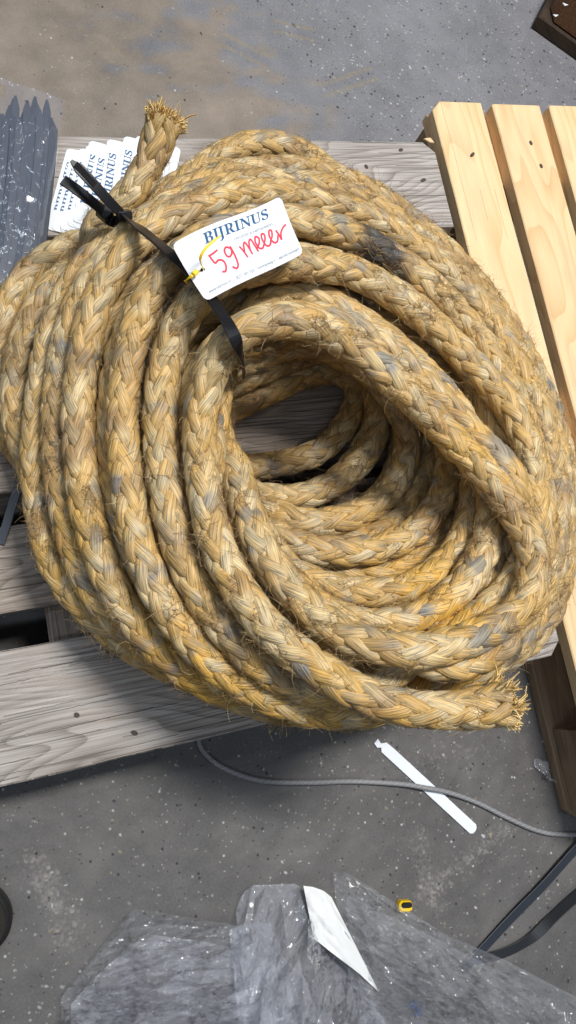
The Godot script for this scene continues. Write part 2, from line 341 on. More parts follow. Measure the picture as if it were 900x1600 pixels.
# ------------------------------------------------------------------ materials
func wood_maps(seed_: int, dark: Color, pale: Color, rings: float, waver: float, fleck: float, stain: Color, stain_amount: float, cracks := 0) -> Array:
	# long grain along u; returns colour and height pictures
	var w := 1536
	var h := 320
	var warp := noise(seed_, 0.0011, 3)
	var fine := noise(seed_ + 1, 0.05, 3)
	var blot := noise(seed_ + 2, 0.005, 4)
	var col := PackedByteArray()
	col.resize(w * h * 3)
	var hgt := PackedByteArray()
	hgt.resize(w * h)
	var d := dark.linear_to_srgb()
	var p := pale.linear_to_srgb()
	var sc := stain.linear_to_srgb()
	for y in h:
		for x in w:
			var q := warp.get_noise_2d(x, y * 3.0)
			var f := float(y) / h * rings + q * waver
			var band := f - floorf(f)
			# early wood grows pale, late wood ends in a thin dark line
			band = pow(band, 2.6) if band < 0.93 else 1.0 - (band - 0.93) * 14.0
			var g := fine.get_noise_2d(x * 0.09, y * 5.0)
			var b := blot.get_noise_2d(x * 0.6, y * 1.6)
			var v := clampf(0.74 - band * 0.46 + g * fleck + b * 0.30, 0.0, 1.0)
			var c := d.lerp(p, v)
			c = c.lerp(sc, clampf((b - 0.08) * 2.4, 0.0, 1.0) * stain_amount)
			var k := (y * w + x)
			col[k * 3] = int(clampf(c.r, 0, 1) * 255)
			col[k * 3 + 1] = int(clampf(c.g, 0, 1) * 255)
			col[k * 3 + 2] = int(clampf(c.b, 0, 1) * 255)
			hgt[k] = int(clampf(0.6 - band * 0.4 + g * 0.5, 0, 1) * 255)
	# fine drying cracks along the grain
	for n in cracks:
		var x := rng.randf() * w
		var y := rng.randf() * h
		for s in rng.randi_range(40, 420):
			x += 1.0
			y += rng.randf_range(-0.16, 0.16)
			var k := posmod(int(y), h) * w + posmod(int(x), w)
			for m in 3:
				col[k * 3 + m] = int(col[k * 3 + m] * 0.58)
			hgt[k] = 0
	return [Image.create_from_data(w, h, false, Image.FORMAT_RGB8, col), Image.create_from_data(w, h, false, Image.FORMAT_L8, hgt)]

func wood(maps: Array, rough: float, relief: float) -> StandardMaterial3D:
	var m := StandardMaterial3D.new()
	var im: Image = maps[0].duplicate()
	im.generate_mipmaps()
	m.albedo_texture = ImageTexture.create_from_image(im)
	var bump: Image = maps[1].duplicate()
	bump.convert(Image.FORMAT_RGBA8)
	bump.bump_map_to_normal_map(relief)
	bump.generate_mipmaps()
	m.normal_enabled = true
	m.normal_texture = ImageTexture.create_from_image(bump)
	m.roughness = rough
	return m

func make_materials():
	var grey := wood_maps(21, Color(0.145, 0.122, 0.105), Color(0.50, 0.465, 0.44), 22.0, 7.0, 0.44, Color(0.25, 0.20, 0.16), 0.45, 110)
	M.grey_wood = wood(grey, 0.85, 2.2)
	M.grey_wood_2 = M.grey_wood.duplicate()
	M.grey_wood_2.albedo_color = Color(0.93, 0.90, 0.87)
	M.grey_wood_3 = M.grey_wood.duplicate()
	M.grey_wood_3.albedo_color = Color(0.86, 0.83, 0.80)
	var pine := wood_maps(57, Color(0.56, 0.36, 0.165), Color(0.82, 0.62, 0.375), 4.0, 2.6, 0.16, Color(0.58, 0.40, 0.225), 0.45, 14)
	M.pine = wood(pine, 0.7, 0.7)
	M.pine_2 = wood(wood_maps(64, Color(0.52, 0.33, 0.15), Color(0.81, 0.60, 0.36), 5.0, 3.4, 0.17, Color(0.57, 0.38, 0.21), 0.5, 14), 0.7, 0.7)
	var raw := wood_maps(91, Color(0.19, 0.13, 0.08), Color(0.36, 0.26, 0.165), 6.0, 2.0, 0.5, Color(0.12, 0.085, 0.06), 0.5)
	M.brown_wood = wood(raw, 0.85, 1.4)
	M.dark_wood = M.brown_wood.duplicate()
	M.dark_wood.albedo_color = Color(0.42, 0.39, 0.37)
	# rope fibres: fine streaks along v
	var w := 256
	var h := 512
	var n1 := noise(301, 0.05, 2)
	var n2 := noise(302, 0.022, 2)
	var img := Image.create(w, h, false, Image.FORMAT_RGB8)
	var hm := Image.create(w, h, false, Image.FORMAT_RGBA8)
	for y in h:
		for x in w:
			# wound a little, so that the fibres run slightly across the strand
			var a := TAU * (x / float(w) + 0.12 * y / h)
			var s1 := n1.get_noise_3d(cos(a) * 190.0, sin(a) * 190.0, y * 0.16)
			var s2 := n2.get_noise_3d(cos(a) * 150.0, sin(a) * 150.0, y * 0.20 + 400.0)
			var v := clampf(0.84 + s1 * 0.36 + s2 * 0.26, 0.3, 1.0)
			var warm := clampf(s2 * 0.5, -0.2, 0.2)
			img.set_pixel(x, y, Color(clampf(v + 0.05 * warm, 0, 1), clampf(v - 0.10 * warm, 0, 1), clampf(v - 0.42 * warm, 0, 1)))
			var hv := clampf(0.5 + s1 * 0.8 + s2 * 0.4, 0, 1)
			hm.set_pixel(x, y, Color(hv, hv, hv))
	img.generate_mipmaps()
	hm.bump_map_to_normal_map(2.0)
	hm.generate_mipmaps()
	var r := StandardMaterial3D.new()
	r.albedo_texture = ImageTexture.create_from_image(img)
	r.normal_enabled = true
	r.normal_texture = ImageTexture.create_from_image(hm)
	r.normal_scale = 1.0
	r.vertex_color_use_as_albedo = true
	r.roughness = 0.48
	M.rope = r
	var fz := StandardMaterial3D.new()
	fz.vertex_color_use_as_albedo = true
	fz.roughness = 0.7
	M.fuzz = fz
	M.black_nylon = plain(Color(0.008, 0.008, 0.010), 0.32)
	M.old_nylon = plain(Color(0.036, 0.041, 0.053), 0.36)
	M.card = plain(Color(0.72, 0.75, 0.79), 0.45)
	M.blue_ink = plain(Color(0.025, 0.10, 0.22), 0.5)
	M.grey_ink = plain(Color(0.12, 0.15, 0.2), 0.5)
	M.red_ink = plain(Color(0.72, 0.06, 0.09), 0.4)
	M.yellow_nylon = plain(Color(0.85, 0.55, 0.005), 0.4)
	M.rust = plain(Color(0.06, 0.042, 0.032), 0.8)

# ------------------------------------------------------------------ floor
func make_floor():
	var n := 2048
	var span := 2.9
	var origin := Vector2(-1.75, -2.1)
	var img := Image.create(n, n, false, Image.FORMAT_RGB8)
	var big := noise(5, 0.0035, 5)
	var mid := noise(6, 0.02, 4)
	var grain := noise(7, 0.35, 2)
	var streak := noise(8, 0.01, 3)
	var data := PackedByteArray()
	data.resize(n * n * 3)
	var dust_a := at(560, 215, 0)
	var dust_b := at(395, 0, 0)
	var dl := Vector2(dust_b.x - dust_a.x, dust_b.z - dust_a.z).normalized()
	for y in n:
		var wz := origin.y + span * y / n
		for x in n:
			var wx := origin.x + span * x / n
			var b := big.get_noise_2d(x, y)
			var m := mid.get_noise_2d(x, y)
			var g := grain.get_noise_2d(x, y)
			var v := 0.086 + b * 0.020 + m * 0.014 + g * 0.022
			var cr := v * 1.03
			var cg := v * 0.98
			var cb := v * 0.97
			if wz < -0.55:
				# brown dirt tracked over the floor behind the pallets
				var side := (Vector2(wx - dust_a.x, wz - dust_a.z)).cross(dl)
				var k := clampf(-side * 5.0 * -1.0 + b * 1.2 + m * 0.7 + streak.get_noise_2d(x, y * 2.5) * 0.8 + 0.1, 0.0, 1.0)
				if side < -0.25:
					k = k * 0.5
				k = k * k * (3.0 - 2.0 * k) * 0.92
				var dv := 0.20 + b * 0.05 + m * 0.05 + g * 0.035
				cr = lerpf(cr * 1.9, dv * 1.0, k)
				cg = lerpf(cg * 2.0, dv * 0.81, k)
				cb = lerpf(cb * 2.2, dv * 0.63, k)
			else:
				# thin grey dust in worn patches
				var k2 := clampf(streak.get_noise_2d(x * 0.8 + y * 0.5, y * 0.9 - x * 0.3) * 1.5 - 0.1, 0.0, 0.6)
				cr = lerpf(cr, 0.17, k2 * 0.4)
				cg = lerpf(cg, 0.16, k2 * 0.4)
				cb = lerpf(cb, 0.15, k2 * 0.4)
			var i := (y * n + x) * 3
			data[i] = int(pow(clampf(cr, 0, 1), 0.4545) * 255)
			data[i + 1] = int(pow(clampf(cg, 0, 1), 0.4545) * 255)
			data[i + 2] = int(pow(clampf(cb, 0, 1), 0.4545) * 255)
	img.set_data(n, n, false, Image.FORMAT_RGB8, data)
	# chips strewn in the floor coating
	for i in 84000:
		var x := rng.randi_range(0, n - 4)
		var y := rng.randi_range(0, n - 4)
		var s := rng.randf()
		var z := origin.y + span * y / n
		var c: Color
		if s < 0.62:
			var v := rng.randf_range(0.45, 0.72)
			c = Color(v, v, v * 0.98)
		elif s < 0.9:
			c = Color(0.10, 0.10, 0.11)
		else:
			c = Color(0.5, 0.46, 0.38)
		var keep := 1.0
		if z < -0.55:
			var side := (Vector2(origin.x + span * x / n - dust_a.x, z - dust_a.z)).cross(dl)
			keep = 0.16 if side > 0.0 else 1.0
		elif rng.randf() < 0.45:
			keep = 0.0
		if rng.randf() > keep:
			continue
		var t := rng.randf()
		if t < 0.70:
			img.fill_rect(Rect2i(x, y, 1, 1), c)
		elif t < 0.95:
			img.fill_rect(Rect2i(x, y, 2, 1 + rng.randi_range(0, 1)), c)
		else:
			img.fill_rect(Rect2i(x, y, 2, 2), c)
			img.fill_rect(Rect2i(x + 1, y + 1, rng.randi_range(1, 2), rng.randi_range(1, 2)), c)
	# pale scuffs where something was dragged
	for sc in [[652, 1400, 810, 1280, 900], [655, 1290, 662, 1390, 260], [40, 1330, 105, 1480, 420], [60, 1345, 120, 1465, 320], [690, 1420, 660, 1385, 200], [650, 1190, 760, 1170, 160]]:
		var a := at(sc[0], sc[1], 0)
		var b := at(sc[2], sc[3], 0)
		for i in int(sc[4] * 0.6):
			var p := a.lerp(b, rng.randf()) + Vector3(rng.randfn(0, 0.007), 0, rng.randfn(0, 0.007))
			var x := int((p.x - origin.x) / span * n)
			var y := int((p.z - origin.y) / span * n)
			if x > 2 and y > 2 and x < n - 3 and y < n - 3:
				var o := img.get_pixel(x, y)
				img.fill_rect(Rect2i(x, y, rng.randi_range(1, 3), rng.randi_range(1, 3)), o.lerp(Color(0.62, 0.60, 0.58), rng.randf_range(0.08, 0.3)))
	# shoe treads printed into the dirt
	for tr in [[350, 62, 0.5, 16], [505, 140, -0.35, 22], [270, 95, -0.2, 12], [430, 40, 0.2, 14], [150, 60, 0.9, 10]]:
		var o := at(tr[0], tr[1], 0)
		for i in int(tr[3]):
			var along_ := (i / 2) * 0.011
			var across_ := (i % 2) * 0.022 - 0.011
			var p := o + Vector3(cos(tr[2]) * along_ - sin(tr[2]) * across_, 0, sin(tr[2]) * along_ + cos(tr[2]) * across_)
			for k in 34:
				var x := int((p.x - origin.x + rng.randfn(0, 0.0028)) / span * n)
				var y := int((p.z - origin.y + rng.randfn(0, 0.0020)) / span * n)
				if x > 2 and y > 2 and x < n - 3 and y < n - 3:
					img.fill_rect(Rect2i(x, y, 2, 2), img.get_pixel(x, y).lerp(Color(0.50, 0.46, 0.40), rng.randf_range(0.1, 0.4)))
	img.generate_mipmaps()
	var m := StandardMaterial3D.new()
	m.albedo_texture = ImageTexture.create_from_image(img)
	var rough := noise(9, 0.02, 4).get_image(512, 512)
	rough.generate_mipmaps()
	m.roughness = 0.62
	var nb := noise(10, 0.12, 4).get_image(512, 512)
	nb.convert(Image.FORMAT_RGBA8)
	nb.bump_map_to_normal_map(1.2)
	nb.generate_mipmaps()
	m.normal_enabled = true
	m.normal_texture = ImageTexture.create_from_image(nb)
	m.normal_scale = 0.35
	var st := SurfaceTool.new()
	st.begin(Mesh.PRIMITIVE_TRIANGLES)
	var q := [Vector2(-4, -5), Vector2(4, -5), Vector2(4, 3), Vector2(-4, 3)]
	var pts := []
	var uv := []
	for c in q:
		pts.append(Vector3(c.x, 0, c.y))
		uv.append((c - origin) / span)
	face(st, pts, uv)
	var o := part("floor", st.commit(), m, self)
	o.set_meta("kind", "structure")
	o.set_meta("label", "dark grey speckled coated floor with brown dirt tracked over it")

# ------------------------------------------------------------------ pallets
func nail(parent: Node, x: float, z: float, y: float, r := 0.0035):
	var c := CylinderMesh.new()
	c.top_radius = r
	c.bottom_radius = r
	c.height = 0.002
	c.radial_segments = 9
	c.rings = 0
	var o := part("nail", c, M.rust, parent, Vector3(x, y + 0.0002, z))
	o.scale = Vector3(1.0 + rng.randf() * 0.5, 1, 0.75)
	o.rotation.y = rng.randf() * TAU

func make_grey_pallet():
	var t := thing("grey_pallet", "weathered grey wooden pallet under the rope coil", "pallet")
	# five deck boards, front one first
	var rows := [[-0.145, 0.0], [-0.286, -0.186], [-0.472, -0.327], [-0.614, -0.513], [-0.80, -0.655]]
	for i in 5:
		var cut := [0.0, 0.0, 0.0, 0.0]
		if i == 0:
			cut = [0.0, 0.0, 0.018, 0.018]
		elif i == 4:
			cut = [0.018, 0.018, 0.0, 0.0]
		var o := sawn(-1.2, 0.0, rows[i][0], rows[i][1], true, cut, 0.0009)
		var mat: Material = [M.grey_wood, M.grey_wood_2, M.grey_wood_3, M.grey_wood_2, M.grey_wood][i]
		part("deck_board", prism(o, DECK - 0.022, DECK + rng.randf_range(-0.001, 0.001), 0.0016, true, Vector2(1.0, -rows[i][0] / 0.19 + [0.02, 0.4, 0.2, 0.3, 0.21][i]), Vector2(1.2, 0.19)), mat, t)
	# three cross boards below them
	for x in [[-1.2, -1.055], [-0.6725, -0.5275], [-0.145, 0.0]]:
		part("cross_board", prism(sawn(x[0] + 0.002, x[1] - 0.002, -0.797, -0.003, false), 0.100, DECK - 0.0225, 0.0015, false, Vector2(rng.randf(), rng.randf())), M.grey_wood_3, t)
	for x in [[-1.197, -1.058], [-0.67, -0.53], [-0.142, -0.003]]:
		for z in [[-0.797, -0.70], [-0.472, -0.328], [-0.10, -0.003]]:
			part("block", prism(sawn(x[0], x[1], z[0], z[1], true), 0.0222, 0.0998, 0.002, true, Vector2(rng.randf(), rng.randf())), M.grey_wood_3, t)
	for z in [[-0.797, -0.70], [-0.472, -0.328], [-0.10, -0.003]]:
		part("bottom_board", prism(sawn(-1.197, -0.003, z[0], z[1], true), 0.0, 0.022, 0.0015, true, Vector2(rng.randf(), rng.randf())), M.grey_wood_3, t)
	for p in [[120, 1117], [210, 1145], [168, 1018], [572, 261], [626, 235], [661, 282]]:
		var q := at(p[0], p[1], DECK)
		nail(t, q.x, q.z, DECK + 0.0006, 0.0034)

func make_pine_pallet():
	var t := thing("pine_pallet", "new pale pine pallet standing beside the weathered grey one", "pallet")
	var z0 := -0.880
	var z1 := 0.252
	var top := 0.135
	var x := 0.022
	for i in 9:
		var w := 0.0945
		var end := z0 + rng.randf_range(-0.002, 0.002)
		var o := sawn(x, x + w, end, z1, false, [0.016, 0.002, 0.002, 0.016] if i == 0 else [0.003, 0.002, 0.002, 0.002], 0.0008)
		part("deck_board", prism(o, top - 0.024, top + rng.randf_range(-0.001, 0.001), 0.0016, false, Vector2(0.745, -x / 0.16 + rng.randf_range(0.02, 0.38)), Vector2(1.2, 0.16)), [M.pine, M.pine_2][i % 2], t)
		x += w + 0.0185
	for z in [[z0 + 0.004, z0 + 0.135], [-0.38, -0.25], [z1 - 0.135, z1 - 0.004]]:
		part("cross_board", prism(sawn(0.026, 1.02, z[0], z[1], true), top - 0.0435, top - 0.0245, 0.0015, true, Vector2(rng.randf(), rng.randf())), M.pine_2, t)
		for bx in [0.036, 0.47, 0.92]:
			part("block", prism(sawn(bx, bx + 0.09, z[0] + 0.002, z[1] - 0.002, false), 0.0204, top - 0.044, 0.002, false, Vector2(rng.randf(), rng.randf())), M.brown_wood, t)
	for bx in [0.028, 0.465, 0.915]:
		part("bottom_board", prism(sawn(bx, bx + 0.10, z0, z1, false, [0.014, 0.014, 0.014, 0.014]), 0.0, 0.02, 0.0018, false, Vector2(rng.randf(), rng.randf())), M.brown_wood, t)
	for p in [[738, 242], [829, 224], [845, 260]]:
		var q := at(p[0], p[1], top)
		nail(t, q.x, q.z, top + 0.0006, 0.0035)
	for p in [[879, 329, 0.005], [890, 491, 0.006]]:
		# small knots, let into the board
		var q := at(p[0], p[1], top)
		var k := TorusMesh.new()
		k.inner_radius = 0.0028
		k.outer_radius = p[2]
		k.rings = 14
		k.ring_segments = 6
		var o := part("knot", k, M.brown_wood, t, Vector3(q.x, top - 0.0002, q.z))
		o.scale = Vector3(1, 0.4, 1.3)

func make_particle_block():
	# corner of a stacked bale of pressed wood at the back
	var t := thing("particleboard_stack", "corner of a brown pressed wood stack on a dark wooden base", "stack")
	var c := at(829, 44, 0)
	var d := at(900, 95, 0) - c
	d.y = 0
	d = d.normalized()
	var s := Vector3(d.z, 0, -d.x)
	var corner := func(u: float, v: float) -> Vector2:
		var p: Vector3 = c + d * u + s * v
		return Vector2(p.x, p.z)
	var base := PackedVector2Array([corner.call(0, 0), corner.call(0.6, 0), corner.call(0.6, 0.5), corner.call(0, 0.5)])
	part("base", prism(base, 0.0, 0.03, 0.003, true, Vector2(0.3, 0.2)), M.dark_wood, t)
	var m := StandardMaterial3D.new()
	var nt := NoiseTexture2D.new()
	nt.width = 256
	nt.height = 256
	nt.seamless = true
	nt.noise = noise(77, 0.09, 4)
	var g := Gradient.new()
	g.set_color(0, Color(0.30, 0.20, 0.13))
	g.set_color(1, Color(0.58, 0.41, 0.27))
	nt.color_ramp = g
	m.albedo_texture = nt
	m.uv1_triplanar = true
	m.uv1_scale = Vector3(9, 9, 9)
	m.roughness = 0.9
	var body := PackedVector2Array([corner.call(0.012, 0.03), corner.call(0.03, 0.004), corner.call(0.6, 0.004), corner.call(0.6, 0.5), corner.call(0.012, 0.5)])
	part("pressed_wood_body", prism(body, 0.0302, 0.16, 0.004, true, Vector2.ZERO), m, t)
	for p in [[868, 24, 0.5], [883, 7, 0.2]]:
		var q := at(p[0], p[1], 0.161)
		var tri := PackedVector2Array([Vector2(-0.005, -0.003), Vector2(0.005, 0.0025), Vector2(-0.003, 0.003)])
		var o := part("staple_chip", prism(tri, 0.0, 0.0015, 0.0003, true, Vector2.ZERO), M.card, t, q)
		o.rotation.y = p[2]

# ------------------------------------------------------------------ the rope
const STRANDS := 16
const HALF := 8
const SHOWN := 17  # turns that the photograph shows; the others lie hidden inside the coil
const SIDES := 9

func rope_colour(p: Vector3, id: float) -> Color:
	# weathering runs across neighbouring strands; each strand differs a little of its own
	var x := p * 1000.0
	var a: float = M.n_tone.get_noise_3d(x.x + id * 17.0, x.y, x.z - id * 13.0)
	var w: float = M.n_wide.get_noise_3d(x.x, x.y, x.z)
	var b: float = M.n_grey.get_noise_3d(x.x + id * 2.0, x.y, x.z)
	var c: float = M.n_dirt.get_noise_3d(x.x, x.y, x.z)
	var tan_ := Color(0.655, 0.43, 0.165)
	var pale := Color(0.78, 0.62, 0.36)
	var gold := Color(0.77, 0.445, 0.075)
	var grey := Color(0.24, 0.25, 0.25)
	var brown := Color(0.37, 0.225, 0.10)
	# the rope is more golden toward its free end at the front, more bleached at the back
	var fresh := clampf((p.z + 0.22) * 2.2 + w * 0.9 + a * 0.5, -0.6, 0.8)
	var col := tan_.lerp(gold, clampf(fresh + 0.18, 0.0, 0.9))
	col = col.lerp(pale, clampf(a * 2.1 - w * 0.8 + 0.14, 0.0, 0.9))
	col = col.lerp(brown, clampf(c * 2.2 - 0.28, 0.0, 0.65))
	col = col.lerp(grey, clampf(b * 3.4 - 0.95, 0.0, 0.75))
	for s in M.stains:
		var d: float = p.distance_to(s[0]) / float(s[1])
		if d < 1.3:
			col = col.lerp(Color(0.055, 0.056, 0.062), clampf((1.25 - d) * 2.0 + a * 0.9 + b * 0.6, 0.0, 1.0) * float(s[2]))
	return col

func make_rope():
	M.n_tone = noise(31, 0.022, 2)
	M.n_grey = noise(32, 0.016, 3)
	M.n_wide = noise(34, 0.005, 2)
	M.n_dirt = noise(33, 0.012, 3)
	M.stains = []
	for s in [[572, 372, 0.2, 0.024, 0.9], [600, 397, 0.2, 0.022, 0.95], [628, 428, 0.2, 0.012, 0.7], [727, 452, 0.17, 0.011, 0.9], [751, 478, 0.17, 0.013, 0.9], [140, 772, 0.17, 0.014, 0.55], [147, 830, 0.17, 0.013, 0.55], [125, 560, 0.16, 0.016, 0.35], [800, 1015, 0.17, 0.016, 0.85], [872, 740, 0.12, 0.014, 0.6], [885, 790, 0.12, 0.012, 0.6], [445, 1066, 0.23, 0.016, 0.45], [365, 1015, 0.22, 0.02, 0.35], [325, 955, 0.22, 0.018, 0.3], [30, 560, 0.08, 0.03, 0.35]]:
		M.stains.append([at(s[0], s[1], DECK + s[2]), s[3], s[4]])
	var coil := thing("rope_coil", "thick coil of worn tan braided rope tied with black cable ties", "rope coil")
	var number := 0
	for turn in TURNS:
		var pts := PackedVector3Array()
		var flat: Array = turn[1]
		for i in range(0, flat.size(), 3):
			pts.append(Vector3(flat[i], flat[i + 1], flat[i + 2]) / 1000.0)
		rope_turn(coil, pts, turn[0] == 1, number)
		number += 1

func rope_turn(coil: Node3D, ctrl: PackedVector3Array, closed: bool, number: int):
	var fine := smooth_path(ctrl, 14, closed)
	if closed:
		fine.append(fine[0])
	var run := PackedFloat32Array([0.0])
	for i in range(1, fine.size()):
		run.append(run[i - 1] + fine[i].distance_to(fine[i - 1]))
	var total: float = run[run.size() - 1]
	var steps := int(total / (0.0060 if number < SHOWN else 0.010))
	var c := PackedVector3Array()
	var k := 0
	for i in steps + 1:
		var s := total * i / steps
		while k < fine.size() - 2 and run[k + 1] < s:
			k += 1
		c.append(fine[k].lerp(fine[k + 1], clampf((s - run[k]) / maxf(1e-6, run[k + 1] - run[k]), 0.0, 1.0)))
	# frames carried along without twisting
	var tang := PackedVector3Array()
	var nor := PackedVector3Array()
	for i in steps + 1:
		var a: Vector3
		if closed:
			a = c[(i + 1) % steps] - c[(i - 1 + steps) % steps]
		else:
			a = c[mini(i + 1, steps)] - c[maxi(i - 1, 0)]
		tang.append(a.normalized())
	var n0 := Vector3.UP
	for i in steps + 1:
		n0 = (n0 - tang[i] * n0.dot(tang[i])).normalized()
		nor.append(n0)
	var miss := 0.0
	if closed:
		miss = nor[steps].signed_angle_to(nor[0], tang[0])
	# lay of the braid: a whole number of eighths of a turn, so that the strands meet again
	var eighths := roundi(total / 0.0320)
	var phase := rng.randf() * TAU
	var wav := noise(500 + number, 1.0, 2)
	var turn := Node3D.new()
	turn.name = "rope_turn"
	coil.add_child(turn, true)
	var all_v := PackedVector3Array()
	var all_n := PackedVector3Array()
	var all_u := PackedVector2Array()
	var all_c := PackedColorArray()
	var all_i := PackedInt32Array()
	for st in STRANDS:
		var dir := 1.0 if st < HALF else -1.0
		var start := (st % HALF) * TAU / HALF + (0.0 if st < HALF else TAU / STRANDS)
		var vs := PackedVector3Array()
		var ns := PackedVector3Array()
		var us := PackedVector2Array()
		var cs := PackedColorArray()
		var ix := PackedInt32Array()
		var centre := PackedVector3Array()
		var outw := PackedVector3Array()
		var overs := PackedFloat32Array()
		var id := float(number * STRANDS + st)
		for i in steps + 1:
			var f := float(i) / steps
			var th := dir * f * eighths * TAU / HALF + start
			var wob := 0.0
			if not closed or true:
				var edge: float = minf(1.0, minf(f, 1.0 - f) * 12.0)
				wob = wav.get_noise_2d(i * 0.035, 0.0) * 0.5 * edge
			var ang := th + phase + wob + miss * f
			var over := 0.5 + 0.5 * cos(4.0 * th) * dir
			# the strand rises quickly, lies flat on top and dives quickly
			var rise := smoothstep(0.02, 0.92, over)
			var loose: float = 1.0
			if not closed:
				var to_end := f * total
				loose = 1.0 + 0.30 * clampf(1.0 - to_end / 0.05, 0.0, 1.0)
			var b := tang[i].cross(nor[i])
			var o := nor[i] * cos(ang) + b * sin(ang)
			var uneven := 1.0 + wav.get_noise_2d(i * 0.09 + st * 71.0, 9.0) * 0.16
			centre.append(c[i] + o * (0.0090 + 0.0042 * rise) * loose * lerpf(1.0, uneven, 0.5))
			outw.append(o)
			overs.append(rise)
		var tint := rng.randf_range(0.9, 1.08)
		for i in steps + 1:
			var t: Vector3 = (centre[mini(i + 1, steps)] - centre[maxi(i - 1, 0)]).normalized()
			if closed and (i == 0 or i == steps):
				# ends meet another strand of the same turn; keep the braid's slope
				t = (centre[1] - centre[0] if i == 0 else centre[steps] - centre[steps - 1]).normalized()
			var o: Vector3 = (outw[i] - t * outw[i].dot(t)).normalized()
			var w := t.cross(o)
			var swell := 1.0 + wav.get_noise_2d(i * 0.07 + st * 33.0, 50.0) * 0.16
			var hw := lerpf(0.0052, 0.0073, overs[i]) * swell
			var ht := lerpf(0.0035, 0.0047, overs[i])
			var col := rope_colour(centre[i], id)
			col = Color(col.r * tint, col.g * tint, col.b * tint)
			for s in SIDES + 1:
				var a := TAU * s / SIDES + PI
				var ca := cos(a)
				var sa := sin(a)
				vs.append(centre[i] + o * (ca * ht) + w * (sa * hw))
				ns.append((o * (ca / ht) + w * (sa / hw)).normalized())
				us.append(Vector2(float(s) / SIDES + id * 0.37, total * i / steps / 0.09 + id * 0.61))
				cs.append(col)
		var row := SIDES + 1
		for i in steps:
			for s in SIDES:
				var a := i * row + s
				ix.append_array([a, a + row, a + 1, a + 1, a + row, a + row + 1])
		if not closed:
			for e in [0, steps]:
				var base := vs.size()
				vs.append(centre[e])
				ns.append(-tang[e] if e == 0 else tang[e])
				us.append(Vector2(0.5, 0))
				cs.append(Color(0.55, 0.38, 0.12))
				for s in SIDES:
					var a: int = e * row + s
					ix.append_array([base, a, a + 1] if e == 0 else [base, a + 1, a])
		if number < SHOWN:
			part("strand", build(vs, ns, us, ix, cs), M.rope, turn)
		else:
			var first := all_v.size()
			all_v.append_array(vs)
			all_n.append_array(ns)
			all_u.append_array(us)
			all_c.append_array(cs)
			for k2 in ix:
				all_i.append(first + k2)
	if number >= SHOWN:
		var inner := part("inner_strands", build(all_v, all_n, all_u, all_i, all_c), M.rope, turn)
		inner.set_meta("kind", "stuff")
	if number < SHOWN:
		fibres(turn, c, tang, nor, closed, number, total)
	if not closed:
		frayed_end(turn, c[0], -tang[0], nor[0], number)

func hair(vs: PackedVector3Array, ns: PackedVector3Array, cs: PackedColorArray, ix: PackedInt32Array, pts: Array, r: float, col: Color):
	# a fibre: a three-sided thread that thins out to its tip
	for i in pts.size():
		var t: Vector3 = (pts[mini(i + 1, pts.size() - 1)] - pts[maxi(i - 1, 0)]).normalized()
		var a := t.cross(Vector3(0.31, 0.87, 0.38)).normalized()
		var b := t.cross(a)
		var rr := r * (1.0 - 0.62 * i / (pts.size() - 1))
		for k in 3:
			var d := a * cos(TAU * k / 3) + b * sin(TAU * k / 3)
			vs.append(pts[i] + d * rr)
			ns.append(d)
			cs.append(col)
	var n0 := vs.size() - pts.size() * 3
	for i in pts.size() - 1:
		for k in 3:
			var p := n0 + i * 3 + k
			var q := n0 + i * 3 + (k + 1) % 3
			ix.append_array([p, p + 3, q, q, p + 3, q + 3])

func fibres(turn: Node3D, c: PackedVector3Array, tang: PackedVector3Array, nor: PackedVector3Array, closed: bool, number: int, total: float):
	var vs := PackedVector3Array()
	var ns := PackedVector3Array()
	var cs := PackedColorArray()
	var ix := PackedInt32Array()
	var spots := []
	for k in int(total * 75.0):
		spots.append([rng.randi_range(0, c.size() - 1), rng.randf() * TAU])
	var much := int(total * 2500.0)
	for h in much:
		var i := rng.randi_range(0, c.size() - 1)
		var ang := rng.randf() * TAU
		if h % 3 > 0:
			# most of the fuzz gathers in small matted tufts
			var s: Array = spots[rng.randi_range(0, spots.size() - 1)]
			i = clampi(int(s[0]) + rng.randi_range(-1, 1), 0, c.size() - 1)
			ang = float(s[1]) + rng.randfn(0, 0.16)
		var b := tang[i].cross(nor[i])
		var o := nor[i] * cos(ang) + b * sin(ang)
		if o.y < -0.35:
			continue
		var p := c[i] + o * rng.randf_range(0.0160, 0.0178) + tang[i] * rng.randfn(0, 0.002)
		var side := tang[i].cross(o)
		var lay := rng.randf() * TAU
		var d := tang[i] * cos(lay) + side * sin(lay)
		var ln := rng.randf_range(0.005, 0.016) if rng.randf() < 0.8 else rng.randf_range(0.014, 0.028)
		var lift := rng.randf_range(0.0, 0.5) if rng.randf() < 0.7 else rng.randf_range(0.4, 1.4)
		var curl := Vector3(rng.randfn(), rng.randfn(), rng.randfn()) * 0.7
		var pts := [p]
		var v := (d + o * lift).normalized()
		for k in 3:
			p += v * ln / 3.0
			pts.append(p)
			v = (v + curl * 0.5 - o * 0.25).normalized()
		var tone := rng.randf_range(0.6, 1.15)
		var col := Color(0.36, 0.23, 0.09).lerp(Color(0.52, 0.40, 0.22), rng.randf())
		if rng.randf() < 0.35:
			col = Color(0.24, 0.125, 0.045)
		hair(vs, ns, cs, ix, pts, rng.randf_range(0.00014, 0.00032), Color(col.r * tone, col.g * tone, col.b * tone))
	if vs.size() == 0:
		return
	var o := part("loose_fibres", build(vs, ns, PackedVector2Array(), ix, cs), M.fuzz, turn)
	o.set_meta("kind", "stuff")

